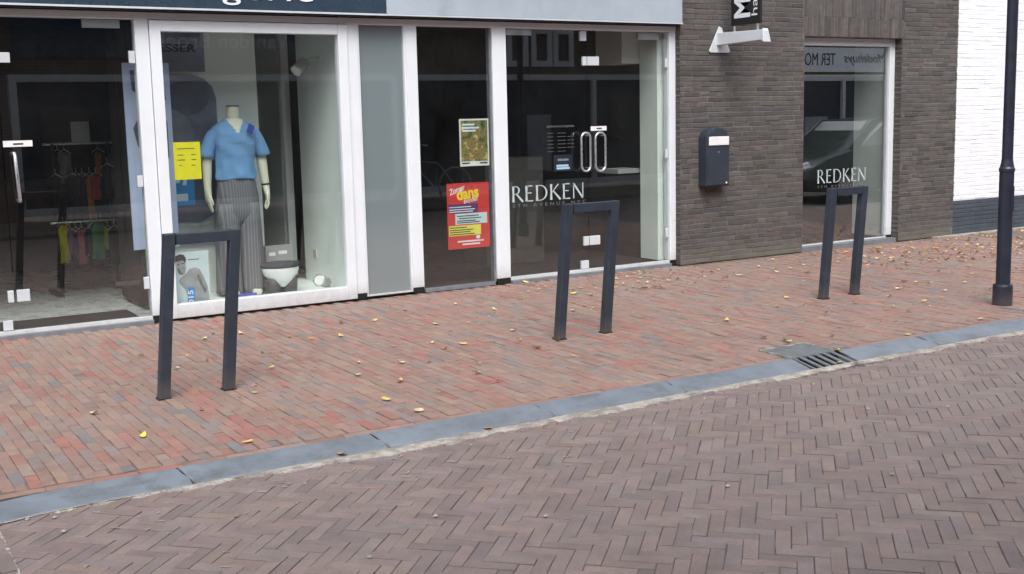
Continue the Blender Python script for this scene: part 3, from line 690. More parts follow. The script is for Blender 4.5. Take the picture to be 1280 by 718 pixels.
lp_ = empty('lamp_post', (8.05, -3.57, 0), 'dark blue steel lamp post standing near the kerb by the white wall', 'lamp post')
MB().lathe([(.060, -.05), (.074, .0), (.076, .01), (.076, .150), (.070, .166), (.056, .170)], (8.05, -3.57, 0), 32).build('base_collar', MT['pole'], lp_, smooth=False)
MB().lathe([(.055, .16), (.055, 1.06), (.060, 1.063), (.060, 1.085), (.052, 1.10), (.043, 1.15), (.042, 1.16)], (8.05, -3.57, 0), 32).build('lower_pole', MT['pole'], lp_)
MB().lathe([(.0415, 1.15), (.041, 2.5), (.036, 4.4)], (8.05, -3.57, 0), 32).build('upper_pole', MT['pole'], lp_)
MB().lathe([(.05, 4.35), (.06, 4.45), (.26, 4.5), (.24, 4.62), (.10, 4.72), (.02, 4.74)], (8.05, -3.57, 0), 32).build('lamp_head', MT['pole'], lp_)
MB().box(8.03, 8.07, -3.629, -3.62, .75, .95).build('service_hatch', MT['pole'], lp_)

# letter box
lb = empty('letter_box', (8.05, BF, .8), 'dark grey arched letter box with white flap fixed to the brick wall', 'letter box')
def arch(a, b_, z0, z1, z2, n=12): return [(a, z0), (b_, z0), (b_, z1)] + [((a+b_)/2+(b_-a)/2*math.cos(rad(t)), z1+(z2-z1)*math.sin(rad(t))) for t in np.linspace(0, 180, n+2)[1:-1]] + [(a, z1)]
MB().prism(arch(7.895, 8.205, .815, 1.30, 1.42), 1, -.20, BF-.002).build('body', MT['rack'], lb, .006)
MB().prism(arch(7.905, 8.195, .825, 1.30, 1.408), 1, -.208, -.2005).build('front_door', MT['rack'], lb, .003)
box('flap', (7.915, 8.185, -.219, -.2085, 1.235, 1.325), MT['paper'], lb, .004)
MB().prism([(8.05+.011*math.cos(rad(t)), 1.165+.011*math.sin(rad(t))) for t in range(0, 360, 30)], 1, -.212, -.2085).build('lock', MT['alu'], lb)
MB().prism([(8.155+.010*math.cos(rad(t)), .845+.010*math.sin(rad(t))) for t in range(0, 360, 30)], 1, -.213, -.2085).build('emblem', MT['paper'], lb)

# projecting sign
ps = empty('projecting_sign', (8.17, BF, 2.3), 'black projecting sign with white upright letters on a pale metal wall bracket', 'sign')
MB().prism([(8.165, 2.455), (8.03, 2.20), (8.05, 2.185), (8.30, 2.185), (8.315, 2.205), (8.20, 2.44)], 1, BF-.016, BF-.001).build('wall_plate', MT['lightmetal'], ps, .005)
MB().loft([[(8.13, BF-.016, 2.26), (8.21, BF-.016, 2.26), (8.205, BF-.016, 2.385), (8.135, BF-.016, 2.385)], [(8.135, -.745, 2.275), (8.205, -.745, 2.275), (8.20, -.745, 2.375), (8.14, -.745, 2.375)]]).build('arm', MT['lightmetal'], ps, .004)
MB().loft([[(8.125, -.746, 2.265), (8.215, -.746, 2.265), (8.205, -.746, 2.385), (8.135, -.746, 2.385)], [(8.12, -.775, 2.255), (8.22, -.775, 2.255), (8.20, -.765, 2.36), (8.14, -.765, 2.36)]]).build('end_cap', MT['lightmetal'], ps)
for y in (-.31, -.645): MB().tube([(8.17, y, 2.36), (8.17, y, 2.445)], .012, 10).build('hanger_rod', MT['alu'], ps)
sb = box('sign_board', (8.155, 8.185, -.69, -.275, 2.44, 3.35), MT['black'], ps, .003)
def side_text(s, y, z, h, wd, m, parent, bold=0):
    """letters turned a quarter turn, reading upwards on the board's left face"""
    me = text_mesh(s, bold=bold); n = len(me.vertices); co = np.zeros(n*3); me.vertices.foreach_get('co', co); co = co.reshape(-1, 3)
    mn, mx = co[:, :2].min(0), co[:, :2].max(0); u = (co[:, 0]-mn[0])/(mx[0]-mn[0])*wd; v = (co[:, 1]-mn[1])/(mx[1]-mn[1])*h
    out = np.stack([np.full(n, 8.153), y+v, z+u], 1)-np.array(base_of(parent))
    me.vertices.foreach_set('co', out.ravel().astype(np.float32)); me.update(); me.materials.clear(); return link('lettering', me, m, parent)
side_text('M', -.555, 2.512, .235, .195, MT['white'], ps, .03)
side_text('ha', -.655, 2.522, .085, .165, MT['white'], ps)

# ================================================================== WINDOW CONTENT
def thing1(name, mb, m, label, cat, group=None, bevel=0):
    o = mb.build(name, m, None, bevel); return tag(o, label, cat, group)
# yellow notice
yn = thing1('notice', MB().box(2.505, 2.722, .030, .032, 1.132, 1.432), MT['yellow'], 'yellow paper notice stuck inside the mannequin window', 'notice')
bars('print', [(.03, .17, .245), (.03, .08, .195), (.14, .18, .195), (.03, .09, .155), (.14, .18, .155), (.04, .06, .11), (.14, .17, .11)], 2.505, 1.132, .0298, MT['ink'], yn, .007)
# forest poster
tp = thing1('poster', MB().box(5.128, 5.44, .0385, .0405, 1.13, 1.565), MT['paper'], 'small painted forest scene poster with white border behind the dark side window', 'poster')
box('picture', (5.143, 5.425, .037, .0383, 1.175, 1.55), MT['theatre'], tp)
bars('title', [(.03, .16, .375), (.03, .21, .345), (.03, .17, .318)], 5.128, 1.13, .0368, MT['paleblue'], tp, .016)
bars('print', [(.02, .10, .022), (.21, .29, .02)], 5.128, 1.13, .0380, MT['blackink'], tp, .012)
# red dance poster
rp = thing1('poster', MB().box(4.978, 5.425, .0385, .0405, .368, .978), MT['red'], 'red dance evening poster with yellow lettering low behind the dark side window', 'poster')
text('lettering', 'Zomer', 5.01, .037, .868, MT['paper'], rp, width=.17, height=.055, rot=.28, shear=.2, bold=.02)
text('lettering', 'dans', 5.085, .0375, .815, MT['yellow2'], rp, width=.235, height=.115, rot=.10, bold=.04)
text('lettering', 'avonden', 5.155, .037, .785, MT['paper'], rp, width=.15, height=.045, rot=.16, shear=.2, bold=.02)
for nm, dm, m in (('panel', (4.99, 5.305, .0372, .0384, .70, .785), 'purple'), ('panel', (5.06, 5.40, .0372, .0384, .595, .695), 'paleblue'), ('panel', (4.99, 5.33, .0372, .0384, .49, .585), 'pyellow')):
    o = box(nm, dm, MT[m], rp)
bars('print', [(.02, .25, .385), (.02, .29, .362), (.02, .27, .342)], 4.978, .368, .0370, MT['paleblue'], rp, .008)
bars('print', [(.10, .33, .300), (.12, .36, .278), (.10, .30, .255), (.10, .34, .238), (.02, .20, .195), (.02, .27, .172), (.02, .24, .152), (.02, .28, .132)], 4.978, .368, .0370, MT['blackink'], rp, .008)
bars('print', [(.10, .38, .060), (.15, .34, .032)], 4.978, .368, .0380, MT['paper'], rp, .014)
bars('print', [(.30, .34, .085)], 4.978, .368, .0380, MT['paper'], rp, .03)
# photo poster with posing man
def flat(name, poly, y, m, parent): return MB().prism(poly, 1, y-.0008, y).build(name, m, parent)
mp = thing1('poster', MB().box(2.487, 2.765, .125, .131, .066, .535), MT['paleblue'], 'black and white photo poster of a bare-chested man leaning behind the window', 'poster')
def U(pts): return [(2.487+a*.278, .066+b*.469) for a, b in pts]
flat('torso', U([(.08,.50),(.14,.56),(.30,.62),(.42,.70),(.60,.72),(.72,.68),(.84,.52),(.93,.36),(.97,.22),(.96,.09),(.72,.03),(.45,.05),(.34,.18),(.25,.34),(.10,.46)]), .1248, MT['skin_grey'], mp)
flat('arm_shadow', U([(.62,.56),(.68,.60),(.80,.40),(.90,.30),(.84,.24),(.72,.38)]), .1238, MT['mid_grey'], mp)
flat('arm_shadow', U([(.30,.60),(.36,.66),(.52,.48),(.46,.40)]), .1238, MT['skin_grey'], mp)
flat('waist', U([(.44,.055),(.72,.032),(.96,.085),(.965,.12),(.70,.075),(.42,.10)]), .1236, MT['hair_grey'], mp)
flat('face', U([(.03,.80),(.05,.68),(.14,.60),(.26,.61),(.31,.70),(.31,.84),(.20,.92),(.08,.90)]), .1236, MT['skin_grey'], mp)
flat('hair', U([(.0,.80),(.03,.84),(.12,.855),(.24,.86),(.30,.80),(.33,.88),(.28,.95),(.16,.97),(.02,.94)]), .1226, MT['hair_grey'], mp)
flat('face_shadow', U([(.06,.72),(.09,.63),(.15,.60),(.22,.62),(.16,.66),(.12,.72)]), .1228, MT['mid_grey'], mp)
flat('face_shadow', U([(.06,.775),(.13,.785),(.13,.80),(.06,.79)]), .1228, MT['hair_grey'], mp); flat('face_shadow', U([(.18,.79),(.26,.80),(.26,.815),(.18,.805)]), .1228, MT['hair_grey'], mp)
flat('blue_tab', U([(.30,.08),(.52,.06),(.54,.36),(.33,.38)]), .1222, MT['cyan'], mp)
text('lettering', '015', 2.623, .1210, .100, MT['paper'], mp, width=.115, height=.045, rot=math.pi/2, bold=.02)
bars('print', [(.11, .20, .40)], 2.487, .066, .1247, MT['mid_grey'], mp, .008)
# large backdrop poster
bp = thing1('backdrop_poster', MB().prism([(2.345, .50), (3.20, .50), (3.20, 1.80), (3.17, 1.90), (3.10, 1.97), (3.0, 2.0), (2.345, 2.02)], 1, 1.05, 1.075), MT['blueprint'], 'large blue grey photo backdrop with rounded corner behind the mannequin', 'poster')
flat('dark_print', [(2.93+.20*math.cos(rad(t)), 1.80+.15*math.sin(rad(t))) for t in range(0, 360, 15)], 1.0495, MT['bluemid'], bp)
flat('dark_print', [(2.72+.26*math.cos(rad(t)), 1.50+.22*math.sin(rad(t))) for t in range(0, 360, 15)], 1.0488, MT['blueprint2'], bp)
flat('dark_print', [(2.9, 1.25), (3.19, 1.25), (3.19, .80), (3.0, .70), (2.7, .72), (2.36, .80), (2.36, .9), (2.85, .95)], 1.0495, MT['bluedark'], bp)
flat('pale_print', [(2.36, .79), (2.7, .71), (3.0, .69), (3.19, .74), (3.19, .52), (2.36, .52)], 1.0495, MT['skin_grey'], bp)
flat('blue_tab', [(2.62, .86), (2.96, .86), (2.96, 1.30), (2.62, 1.30)], 1.0485, MT['cyan'], bp)
text('lettering', '15', 2.90, 1.0470, .90, MT['paleblue'], bp, width=.32, height=.15, rot=math.pi/2, bold=.03)
flat('backing', [(2.36, 2.03), (3.12, 2.03), (3.12, 2.45), (2.36, 2.45)], 1.06, MT['blueprint'], bp)
text('lettering', 'ESSER', 2.72, 1.057, 2.20, MT['blackink'], bp, width=.33, height=.07, bold=.03)
bp.location = (-.045, -.118, 0)
# lilac banner beside the door
lb2 = thing1('banner', MB().box(2.243, 2.295, .44, .455, .548, 2.08).box(2.296, 2.62, .442, .453, .55, 2.08), MT['lilac'], 'pale lilac fabric banner hanging just inside the left glass door', 'banner')
flat('dark_print', [(2.30, 2.02), (2.55, 2.04), (2.58, 1.78), (2.42, 1.72), (2.36, 1.82), (2.31, 1.86)], .4405, MT['lilac_dk'], lb2)
flat('dark_print', [(2.33, 1.40), (2.30, 1.55), (2.36, 1.66), (2.48, 1.70), (2.58, 1.6), (2.58, 1.3), (2.45, 1.34)], .4405, MT['lilac_dk'], lb2)

# mannequin
mq = empty('mannequin', (3.2, .6, .062), 'headless cream mannequin in blue V-neck shirt and grey striped trousers', 'mannequin')
def skin_body(name, chains, mat_, parent, sub=2):
    vs, es, rs, idx = [], [], [], {}
    for ch in chains:
        prev = None
        for key, co, r in ch:
            if key is None or key not in idx:
                vs.append(Vector(co)-base_of(parent)); rs.append(r); i = len(vs)-1
                if key is not None: idx[key] = i
            else: i = idx[key]
            if prev is not None and prev != i: es.append((prev, i))
            prev = i
    me = bpy.data.meshes.new(name); me.from_pydata(vs, es, []); o = link(name, me, mat_, parent)
    o.modifiers.new('skin', 'SKIN'); sk = me.skin_vertices[0].data
    for i, r in enumerate(rs): sk[i].radius = r if hasattr(r, '__len__') else (r, r)
    sk[0].use_root = True
    m = o.modifiers.new('sub', 'SUBSURF'); m.levels = sub; m.render_levels = sub
    o.modifiers['skin'].use_smooth_shade = True
    return o
X0, Y0 = 3.19, .60
def arm(s):
    k = 'L' if s < 0 else 'R'
    wx, wz = X0+s*.262, 1.01
    ch = [[('chest', (X0, Y0, 1.40), (.11, .07)), (k+'s', (X0+s*.165, Y0, 1.485), .040), (k+'e', (X0+s*.245, Y0+.02, 1.27), .050), (k+'w', (wx, Y0-.02, wz), .034), (k+'p', (wx+s*.004, Y0-.035, wz-.055), (.028, .042)), (k+'k', (wx+s*.002, Y0-.045, wz-.10), (.020, .044))]]
    for i, (dy, ln) in enumerate(((-.030, .075), (-.010, .088), (.010, .082), (.028, .066))):
        a = (wx-s*.002, Y0-.047+dy, wz-.115); b = (wx-s*.008, Y0-.052+dy*1.15, wz-.115-ln*.5); c = (wx-s*.022, Y0-.050+dy*1.1, wz-.115-ln*.97)
        ch.append([(k+'k', None, None), (None, a, .0095), (None, b, .0088), (None, c, .007)])
    ch.append([(k+'p', None, None), (None, (wx-s*.008, Y0-.078, wz-.075), .011), (None, (wx-s*.016, Y0-.090, wz-.105), .0095), (None, (wx-s*.022, Y0-.092, wz-.135), .0075)])
    return ch
ch = [[('pel', (X0, Y0, 1.0), (.13, .09)), ('waist', (X0, Y0, 1.18), (.125, .085)), ('chest', (X0, Y0, 1.40), (.11, .07)), ('nb', (X0, Y0+.01, 1.56), .062), ('nt', (X0+.005, Y0+.005, 1.745), .066)]] + arm(-1) + arm(1)
skin_body('body', ch, MT['manne'], mq)
MB().lathe([(.058, 0), (.056, .012), (.02, .016)], (X0+.005, Y0+.005, 1.716), 20).build('neck_cap', MT['cap'], mq)
prof_s = [(1.088, .172, .120), (1.096, .180, .127), (1.13, .178, .126), (1.19, .170, .121), (1.26, .168, .120), (1.34, .180, .125), (1.42, .194, .130), (1.48, .203, .124), (1.52, .200, .112), (1.55, .178, .098), (1.573, .142, .088), (1.592, .106, .080), (1.608, .082, .074), (1.616, .074, .070)]
NS = 72; zs = [p[0] for p in prof_s]
zd = sorted(set(list(np.linspace(zs[0], zs[-1], 70)) + [zs[1]]))
rx_ = np.interp(zd, zs, [p[1] for p in prof_s]); ry_ = np.interp(zd, zs, [p[2] for p in prof_s])
mb = MB(); rings = []
for z, rx, ry in zip(zd, rx_, ry_):
    rg = []
    for k in range(NS):
        a = k*2*math.pi/NS; lo = max(0, (1.34-z)/.25)
        fold = .005*lo*math.sin(a*9+z*14)+.004*lo*math.sin(a*5-z*31)+.0025*math.sin(a*4+z*40)*(z < 1.5)+.004*math.sin((z-1.1)*16+4*a)*(z < 1.40)
        rg.append((X0+(rx+fold)*math.cos(a), Y0+(ry+fold)*math.sin(a), z+.006*math.sin(a*3)*lo))
    rings.append(rg)
mb.loft(rings, caps=False)
for s_ in (-1, 1):
    pts = [(.11, 1.492), (.150, 1.487), (.185, 1.463), (.212, 1.42), (.232, 1.37), (.247, 1.325), (.256, 1.292), (.257, 1.287)]
    mb.tube([(X0+s_*a, Y0, b) for a, b in pts], [.056, .062, .062, .060, .060, .063, .066, .060], 22, caps=False)
sh = mb.build('shirt', MT['shirt'], mq, smooth=True); sh.data.materials.append(MT['manne'])
bq = base_of(mq)
for pl in sh.data.polygons:          # open V neck shows the cream body
    c = pl.center+bq
    if c.y < Y0-.02 and c.z > 1.485 and abs(c.x-X0) < .006+.070*(c.z-1.485)/.125: pl.material_index = 1
mb = MB()
def leg_ring(cx, z, rx, ry, n=28, seed=0): return [(cx+(rx+.006*math.sin(k*2*math.pi/n*5+seed+z*3)+.004*math.sin(k*2*math.pi/n*9+z*11))*math.cos(k*2*math.pi/n), Y0+(ry+.006*math.sin(k*2*math.pi/n*5+seed))*math.sin(k*2*math.pi/n), z) for k in range(n)]
mb.loft([leg_ring(X0, z, rx, ry) for z, rx, ry in ((1.13, .150, .105), (1.10, .160, .112), (1.04, .170, .118), (.95, .180, .122), (.86, .188, .127), (.80, .192, .124), (.75, .185, .112), (.70, .165, .085), (.67, .13, .05))])
for s_ in (-1, 1): mb.loft([leg_ring(X0+s_*d, z, rx, ry, seed=s_) for z, rx, ry, d in ((.88, .098, .122, .084), (.70, .106, .120, .094), (.50, .107, .118, .100), (.30, .108, .116, .104), (.14, .109, .116, .106), (.085, .110, .118, .107))])
tr = mb.build('trousers', MT['trouser'], mq, smooth=True)
at = tr.data.attributes.new('ang', 'FLOAT', 'POINT'); vals = []
for v_ in tr.data.vertices:
    p_ = v_.co; vals.append((p_.x*1.0)/.055 + p_.y*6)
at.data.foreach_set('value', vals)
MB().tube([(X0+.17+.016*math.cos(a), Y0, 0) for a in (0,)]*2, .001)
MB().tube([(X0+.260+.034*math.cos(a), Y0-.018+.036*math.sin(a), 1.035+.004*math.cos(a)) for a in [k*2*math.pi/16 for k in range(16)]], .007, 8, closed=True).build('bracelet', MT['black'], mq)
MB().prism([(3.26, 1.50), (3.31, 1.475), (3.335, 1.545), (3.285, 1.57)], 1, Y0-.142, Y0-.138).build('price_tag', MT['tagblue'], mq)
for s_ in (-1, 1): MB().loft([[(X0+s_*.104+dx, Y0-.03+dy, z) for dx, dy in ((-.045, -.10), (.045, -.10), (.045, .08), (-.045, .08))] for z in (.063, .12)]).build('foot', MT['manne'], mq, .02)

# hip form wearing white briefs
hf = empty('hip_form', (3.5, .45, .062), 'dark hip display form wearing white briefs with grey waistband on window floor', 'display form')
cx, cy = 3.50, .45
for s_ in (-1, 1): MB().loft([ell(cx+s_*.075, cy, z, r, r*1.05, 20) for z, r in ((.063, .068), (.12, .072), (.20, .078))]).build('thigh', MT['legdark'], hf, smooth=True)
MB().loft([ell(cx, cy, z, rx, ry, 28) for z, rx, ry in ((.125, .035, .06), (.15, .065, .085), (.19, .115, .11), (.24, .155, .12), (.285, .168, .122), (.305, .166, .12))]).build('briefs', MT['brief'], hf, smooth=True)
MB().loft([ell(cx, cy, z, rx, ry, 28) for z, rx, ry in ((.300, .170, .124), (.304, .174, .128), (.335, .174, .128), (.339, .168, .122))]).build('waistband', MT['band'], hf, smooth=True)
bx_ = thing1('underwear_box', MB().box(3.46, 3.70, .70, .78, .063, .46), MT['greypaper'], 'grey cardboard underwear box standing behind the white briefs', 'box')
bars('print', [(.03, .09, .31), (.12, .20, .32)], 3.46, .063, .699, MT['paper'], bx_, .03)
# floor spot lamp (unlit), clip spot lamp, socket, blue price card
def spot(c, ax, label, nm='spot_lamp'):
    t = empty(nm, c, label, 'spot lamp'); c = Vector(c); ax = Vector(ax).normalized()
    MB().tube([c-ax*.075, c-ax*.07, c+ax*.05, c+ax*.07, c+ax*.072], [.04, .048, .05, .056, .05], 18).build('housing', MT['alu'], t, smooth=True)
    MB().tube([c+ax*.071, c+ax*.074], [.044, .044], 18).build('lens', MT['paper'], t)
    return t
t = spot((3.86, .36, .145), (-.7, -.55, .25), 'silver spot lamp lying on the window floor by the right side'); MB().tube([(3.90, .40, .14), (3.95, .42, .075), (3.97, .3, .075)], .008, 8).build('bracket', MT['alu'], t)
t = spot((3.80, .52, 2.06), (-.6, -.3, -.5), 'silver spot lamp fixed high on the right side of the mannequin window'); MB().tube([(3.82, .52, 2.10), (3.93, .54, 2.14), (3.998, .55, 2.14)], .01, 8).build('bracket', MT['alu'], t)
box('wall_socket', (3.99, 3.9995, .82, .90, .30, .38), MT['socket'], B, .003)
pc = thing1('price_card', MB().add([(3.03, .20, .064), (3.20, .20, .064), (3.20, .24, .125), (3.03, .24, .125), (3.03, .28, .064), (3.20, .28, .064)], [(0,1,2,3), (3,2,5,4), (0,3,4), (1,5,2), (0,4,5,1)]), MT['indigo'], 'folded indigo blue price card on the display window floor', 'card')

# left shop interior: door mat, garment rack and garments
thing1('door_mat', MB().box(.5, 2.19, .13, .61, .0265, .036), MT['mat_dk'], 'dark rectangular door mat inside the left glass doors', 'door mat', bevel=.004)
gk = empty('garment_rack', (2.2, 2.0, .027), 'dark metal garment rack standing inside the left shop', 'garment rack')
for x in (1.93, 2.42): MB().tube([(x, 2.0, .03), (x, 2.0, 1.42)], .018, 8).build('upright', MT['black'], gk)
MB().tube([(1.85, 2.0, 1.42), (2.75, 2.0, 1.42)], .012, 8).build('rail', MT['alu'], gk)
MB().tube([(1.85, 1.9, .70), (2.75, 1.9, .70)], .010, 8).build('rail', MT['alu'], gk)
MB().box(1.84, 1.90, 1.75, 2.25, .03, .05).box(2.44, 2.50, 1.75, 2.25, .03, .05).build('base', MT['black'], gk)
GC = [('pink', (.55, .16, .22)), ('yellow', (.65, .60, .03)), ('green', (.05, .28, .10)), ('white', (.6, .6, .6)), ('red', (.5, .03, .04)), ('lime', (.42, .55, .06)), ('orange', (.55, .16, .03)), ('grey', (.2, .2, .22)), ('mauve', (.22, .10, .18)), ('black', (.012, .012, .012))]
low = [(1.95, 1, 'yellow'), (2.01, 8, 'mauve'), (2.07, 8, 'mauve'), (2.12, 0, 'pink'), (2.17, 9, 'black'), (2.21, 3, 'white'), (2.25, 2, 'green'), (2.30, 4, 'red'), (2.35, 5, 'lime'), (2.40, 9, 'black'), (2.45, 7, 'grey'), (2.50, 5, 'lime')]
high = [(1.93, 9, 'black'), (1.98, 9, 'black'), (2.03, 7, 'grey'), (2.08, 9, 'black'), (2.13, 7, 'grey'), (2.18, 9, 'black'), (2.24, 6, 'orange'), (2.29, 4, 'red'), (2.34, 6, 'orange'), (2.40, 9, 'black'), (2.46, 7, 'grey'), (2.53, 9, 'black')]
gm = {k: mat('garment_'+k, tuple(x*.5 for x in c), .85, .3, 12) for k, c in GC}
def garment(x, yy, ztop, ln, m, label, grp):
    t = empty('garment', (x, yy, ztop), label, 'garment', grp)
    MB().tube([(x, yy, ztop-.005), (x, yy-.01, ztop-.05), (x-.06, yy-.02, ztop-.09)], .003, 6).tube([(x, yy-.01, ztop-.05), (x+.06, yy, ztop-.09)], .003, 6).build('hanger', MT['alu'], t)
    rg = []; sw_ = random.uniform(.5, 1.1)
    for z, wx in ((0, .045), (.03, .065), (ln*.5, .055), (ln, .072)):
        rg.append([(x+wx*sw_*math.cos(a)*(1+.25*math.sin(5*a+x*40+z*20)), yy+.02*math.sin(a)+.012*math.sin(4*a+z*8+x*30), ztop-.085-z+.015*math.cos(3*a)) for a in [k*2*math.pi/14 for k in range(14)]])
    MB().loft(rg).build('cloth', m, t, smooth=True)
pos_words = ['leftmost', 'second from left', 'third from left', 'fourth from left', 'fifth from left', 'sixth from left', 'sixth from right', 'fifth from right', 'fourth from right', 'third from right', 'second from right', 'rightmost']
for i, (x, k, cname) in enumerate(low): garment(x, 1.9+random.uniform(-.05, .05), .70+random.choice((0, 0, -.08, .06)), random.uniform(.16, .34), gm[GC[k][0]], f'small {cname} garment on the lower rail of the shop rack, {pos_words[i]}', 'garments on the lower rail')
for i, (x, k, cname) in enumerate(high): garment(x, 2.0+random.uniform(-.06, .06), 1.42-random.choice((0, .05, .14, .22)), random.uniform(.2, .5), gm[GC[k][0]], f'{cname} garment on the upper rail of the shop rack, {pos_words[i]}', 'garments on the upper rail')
pn = thing1('paper_sheet', MB().box(2.05, 2.21, 1.70, 1.703, 1.43, 1.62), MT['greypaper'], 'pale sheet of paper hanging above the garments in the left shop', 'paper')
ct = empty('shop_counter', (1.2, 4.2, .027), 'brown wooden counter deep inside the left shop', 'counter')
wood = mat('brown_wood', (.10, .045, .02), .5, .3, 6)
box('front', (.2, 2.6, 4.0, 4.06, .028, .95), wood, ct); box('top', (.15, 2.65, 3.96, 4.6, .951, .99), MT['legdark'], ct)

# ================================================================== ACROSS THE STREET (seen reflected in the glass)
OY = -11.2
OB = empty('opposite_building', (10, OY, 0), 'red brick shop row across the street seen mirrored in the windows', 'building')
mb = MB(); mb.box(-12, 30, OY-.4, OY, 2.45, 6.6); mb.box(-12, 2.9, OY-.4, OY, 0, 2.449); mb.box(9.98, 10.2, OY-.4, OY, 0, 2.449); mb.box(17.0, 18.5, OY-.4, OY, 0, 2.449); mb.box(24.5, 30, OY-.4, OY, 0, 2.449)
mb.build('wall', MT['oppbrick'], OB)
def owin(a, b_, z0, z1, mull=()):
    mb = MB(); w_ = .12
    for d in ((a, a+w_, z0, z1), (b_-w_, b_, z0, z1), (a+w_, b_-w_, z0, z0+w_), (a+w_, b_-w_, z1-w_, z1)): mb.box(d[0], d[1], OY-.12, OY+.03, d[2], d[3])
    for x in mull: mb.box(x-.05, x+.05, OY-.12, OY+.029, z0+w_, z1-w_)
    f_ = mb.build('window', MT['oppwhite'], OB); box('pane', (a+w_, b_-w_, OY-.07, OY-.06, z0+w_, z1-w_), MT['navy'], f_)
owin(2.92, 9.97, .09, 2.44, (5.2, 7.6)); owin(10.21, 16.98, .09, 2.44, (12.4, 14.7)); owin(18.52, 24.48, .09, 2.40, (20.5, 22.5))
for a in (12.5, 13.1, 13.65, 15.2, 4.0, 7.0, 20.0): owin(a, a+.52 if 12 < a < 14 else a+1.2, 2.60 if 12 < a < 14 else 3.6, 3.4 if 12 < a < 14 else 5.2)
for i, (a, b_, z0, z1) in enumerate(((3.4, 4.1, .6, 1.9), (5.6, 6.0, .4, 1.5), (6.4, 7.2, 1.0, 2.1), (8.2, 8.9, .5, 1.3), (10.8, 11.5, .5, 2.0), (13.0, 13.6, .4, 1.6), (15.2, 16.2, .8, 2.0), (19.0, 19.7, .4, 1.9), (21.2, 22.0, .5, 1.4))):
    box('display_panel', (a, b_, OY-.058, OY-.05, z0, z1), MT[('greycab', 'darkint', 'greypaper')[i % 3]], OB)
os1 = empty('opposite_sign', (6.4, OY, 2.85), 'grey fascia sign with white lettering across the street seen mirrored', 'sign')
box('board', (3.0, 9.0, OY, OY+.05, 2.72, 3.5), MT['fascia_dark'], os1)
text('lettering', 'Van den Broek', 7.75, OY+.055, 2.90, MT['paper'], os1, width=2.45, height=.26, back=True, extrude=.004)
os2 = empty('opposite_sign', (22, OY, 2.5), 'pale fascia sign with dark lettering across the street seen mirrored', 'sign')
box('board', (18.5, 24.2, OY, OY+.06, 2.50, 3.10), MT['signwhite'], os2)
text('lettering', 'Modehuys', 23.98, OY+.065, 2.66, MT['blackink'], os2, width=1.55, height=.30, back=True, shear=.35, extrude=.003)
text('lettering', 'TER MORS', 22.12, OY+.065, 2.66, MT['blackink'], os2, width=1.38, height=.30, back=True, extrude=.003)
MB().prism([(OY+.2, 6.6), (OY-5, 9.5), (OY-5, 9.4), (OY-.4, 6.6)], 0, -12, 30).build('roof', MT['roof'], OB)

car = empty('parked_car', (16.6, -5.4, RZ), 'dark green car parked at the kerb, seen mirrored in the right window', 'car')
def car_ring(x, zb, zs, hw, zr=None, hr=None):
    y = -5.45; z0 = RZ
    return [(x, y-hw, z0+zb), (x, y+hw, z0+zb), (x, y+hw*1.03, z0+(zb+zs)/2), (x, y+hw*.96, z0+zs), (x, y+(hr or hw*.8), z0+(zr or zs+.02)), (x, y-(hr or hw*.8), z0+(zr or zs+.02)), (x, y-hw*.96, z0+zs), (x, y-hw*1.03, z0+(zb+zs)/2)]
cx0 = 14.55
MB().loft([car_ring(cx0, .30, .52, .62), car_ring(cx0+.08, .22, .60, .78), car_ring(cx0+.5, .20, .78, .84), car_ring(cx0+1.05, .20, .90, .85), car_ring(cx0+1.75, .20, .94, .85, 1.42, .60), car_ring(cx0+2.6, .20, .95, .85, 1.46, .60), car_ring(cx0+3.4, .20, .95, .84, 1.36, .58), car_ring(cx0+4.0, .24, .92, .80, .97, .6), car_ring(cx0+4.15, .34, .70, .72)]).build('body', MT['carpaint'], car, .02, True)
MB().add([(cx0+1.10, -5.45-.62, RZ+.935), (cx0+1.10, -5.45+.62, RZ+.935), (cx0+1.70, -5.45+.52, RZ+1.40), (cx0+1.70, -5.45-.52, RZ+1.40)], [(0,1,2,3)]).build('windscreen', MT['carglass'], car)
for s_ in (-1, 1):
    y = -5.45+s_*.86
    MB().tube([(cx0+.02, -5.45+s_*.55, RZ+.60), (cx0+.16, -5.45+s_*.62, RZ+.64)], [.09, .10], 14).build('headlight', MT['chrome'], car)
    for x in (cx0+.75, cx0+3.3):
        wh = MB().tube([(x, y-.11, RZ+.31), (x, y+.06, RZ+.31)], .31, 28).build('wheel', MT['tyre'], car); MB().tube([(x, y-.12, RZ+.31), (x, y+.07, RZ+.31)], .19, 20).build('rim', MT['chrome'], wh)
    MB().prism([(cx0+1.25, RZ+.97), (cx0+3.6, RZ+.97), (cx0+3.3, RZ+1.33), (cx0+1.85, RZ+1.37)], 1, -5.45+s_*.80, -5.45+s_*.70).build('side_window', MT['carglass'], car)
box('number_plate', (cx0-.03, cx0-.005, -5.70, -5.20, RZ+.36, RZ+.47), MT['pyellow'], car); box('grille', (cx0-.02, cx0+.02, -5.85, -5.05, RZ+.50, RZ+.58), MT['black'], car)

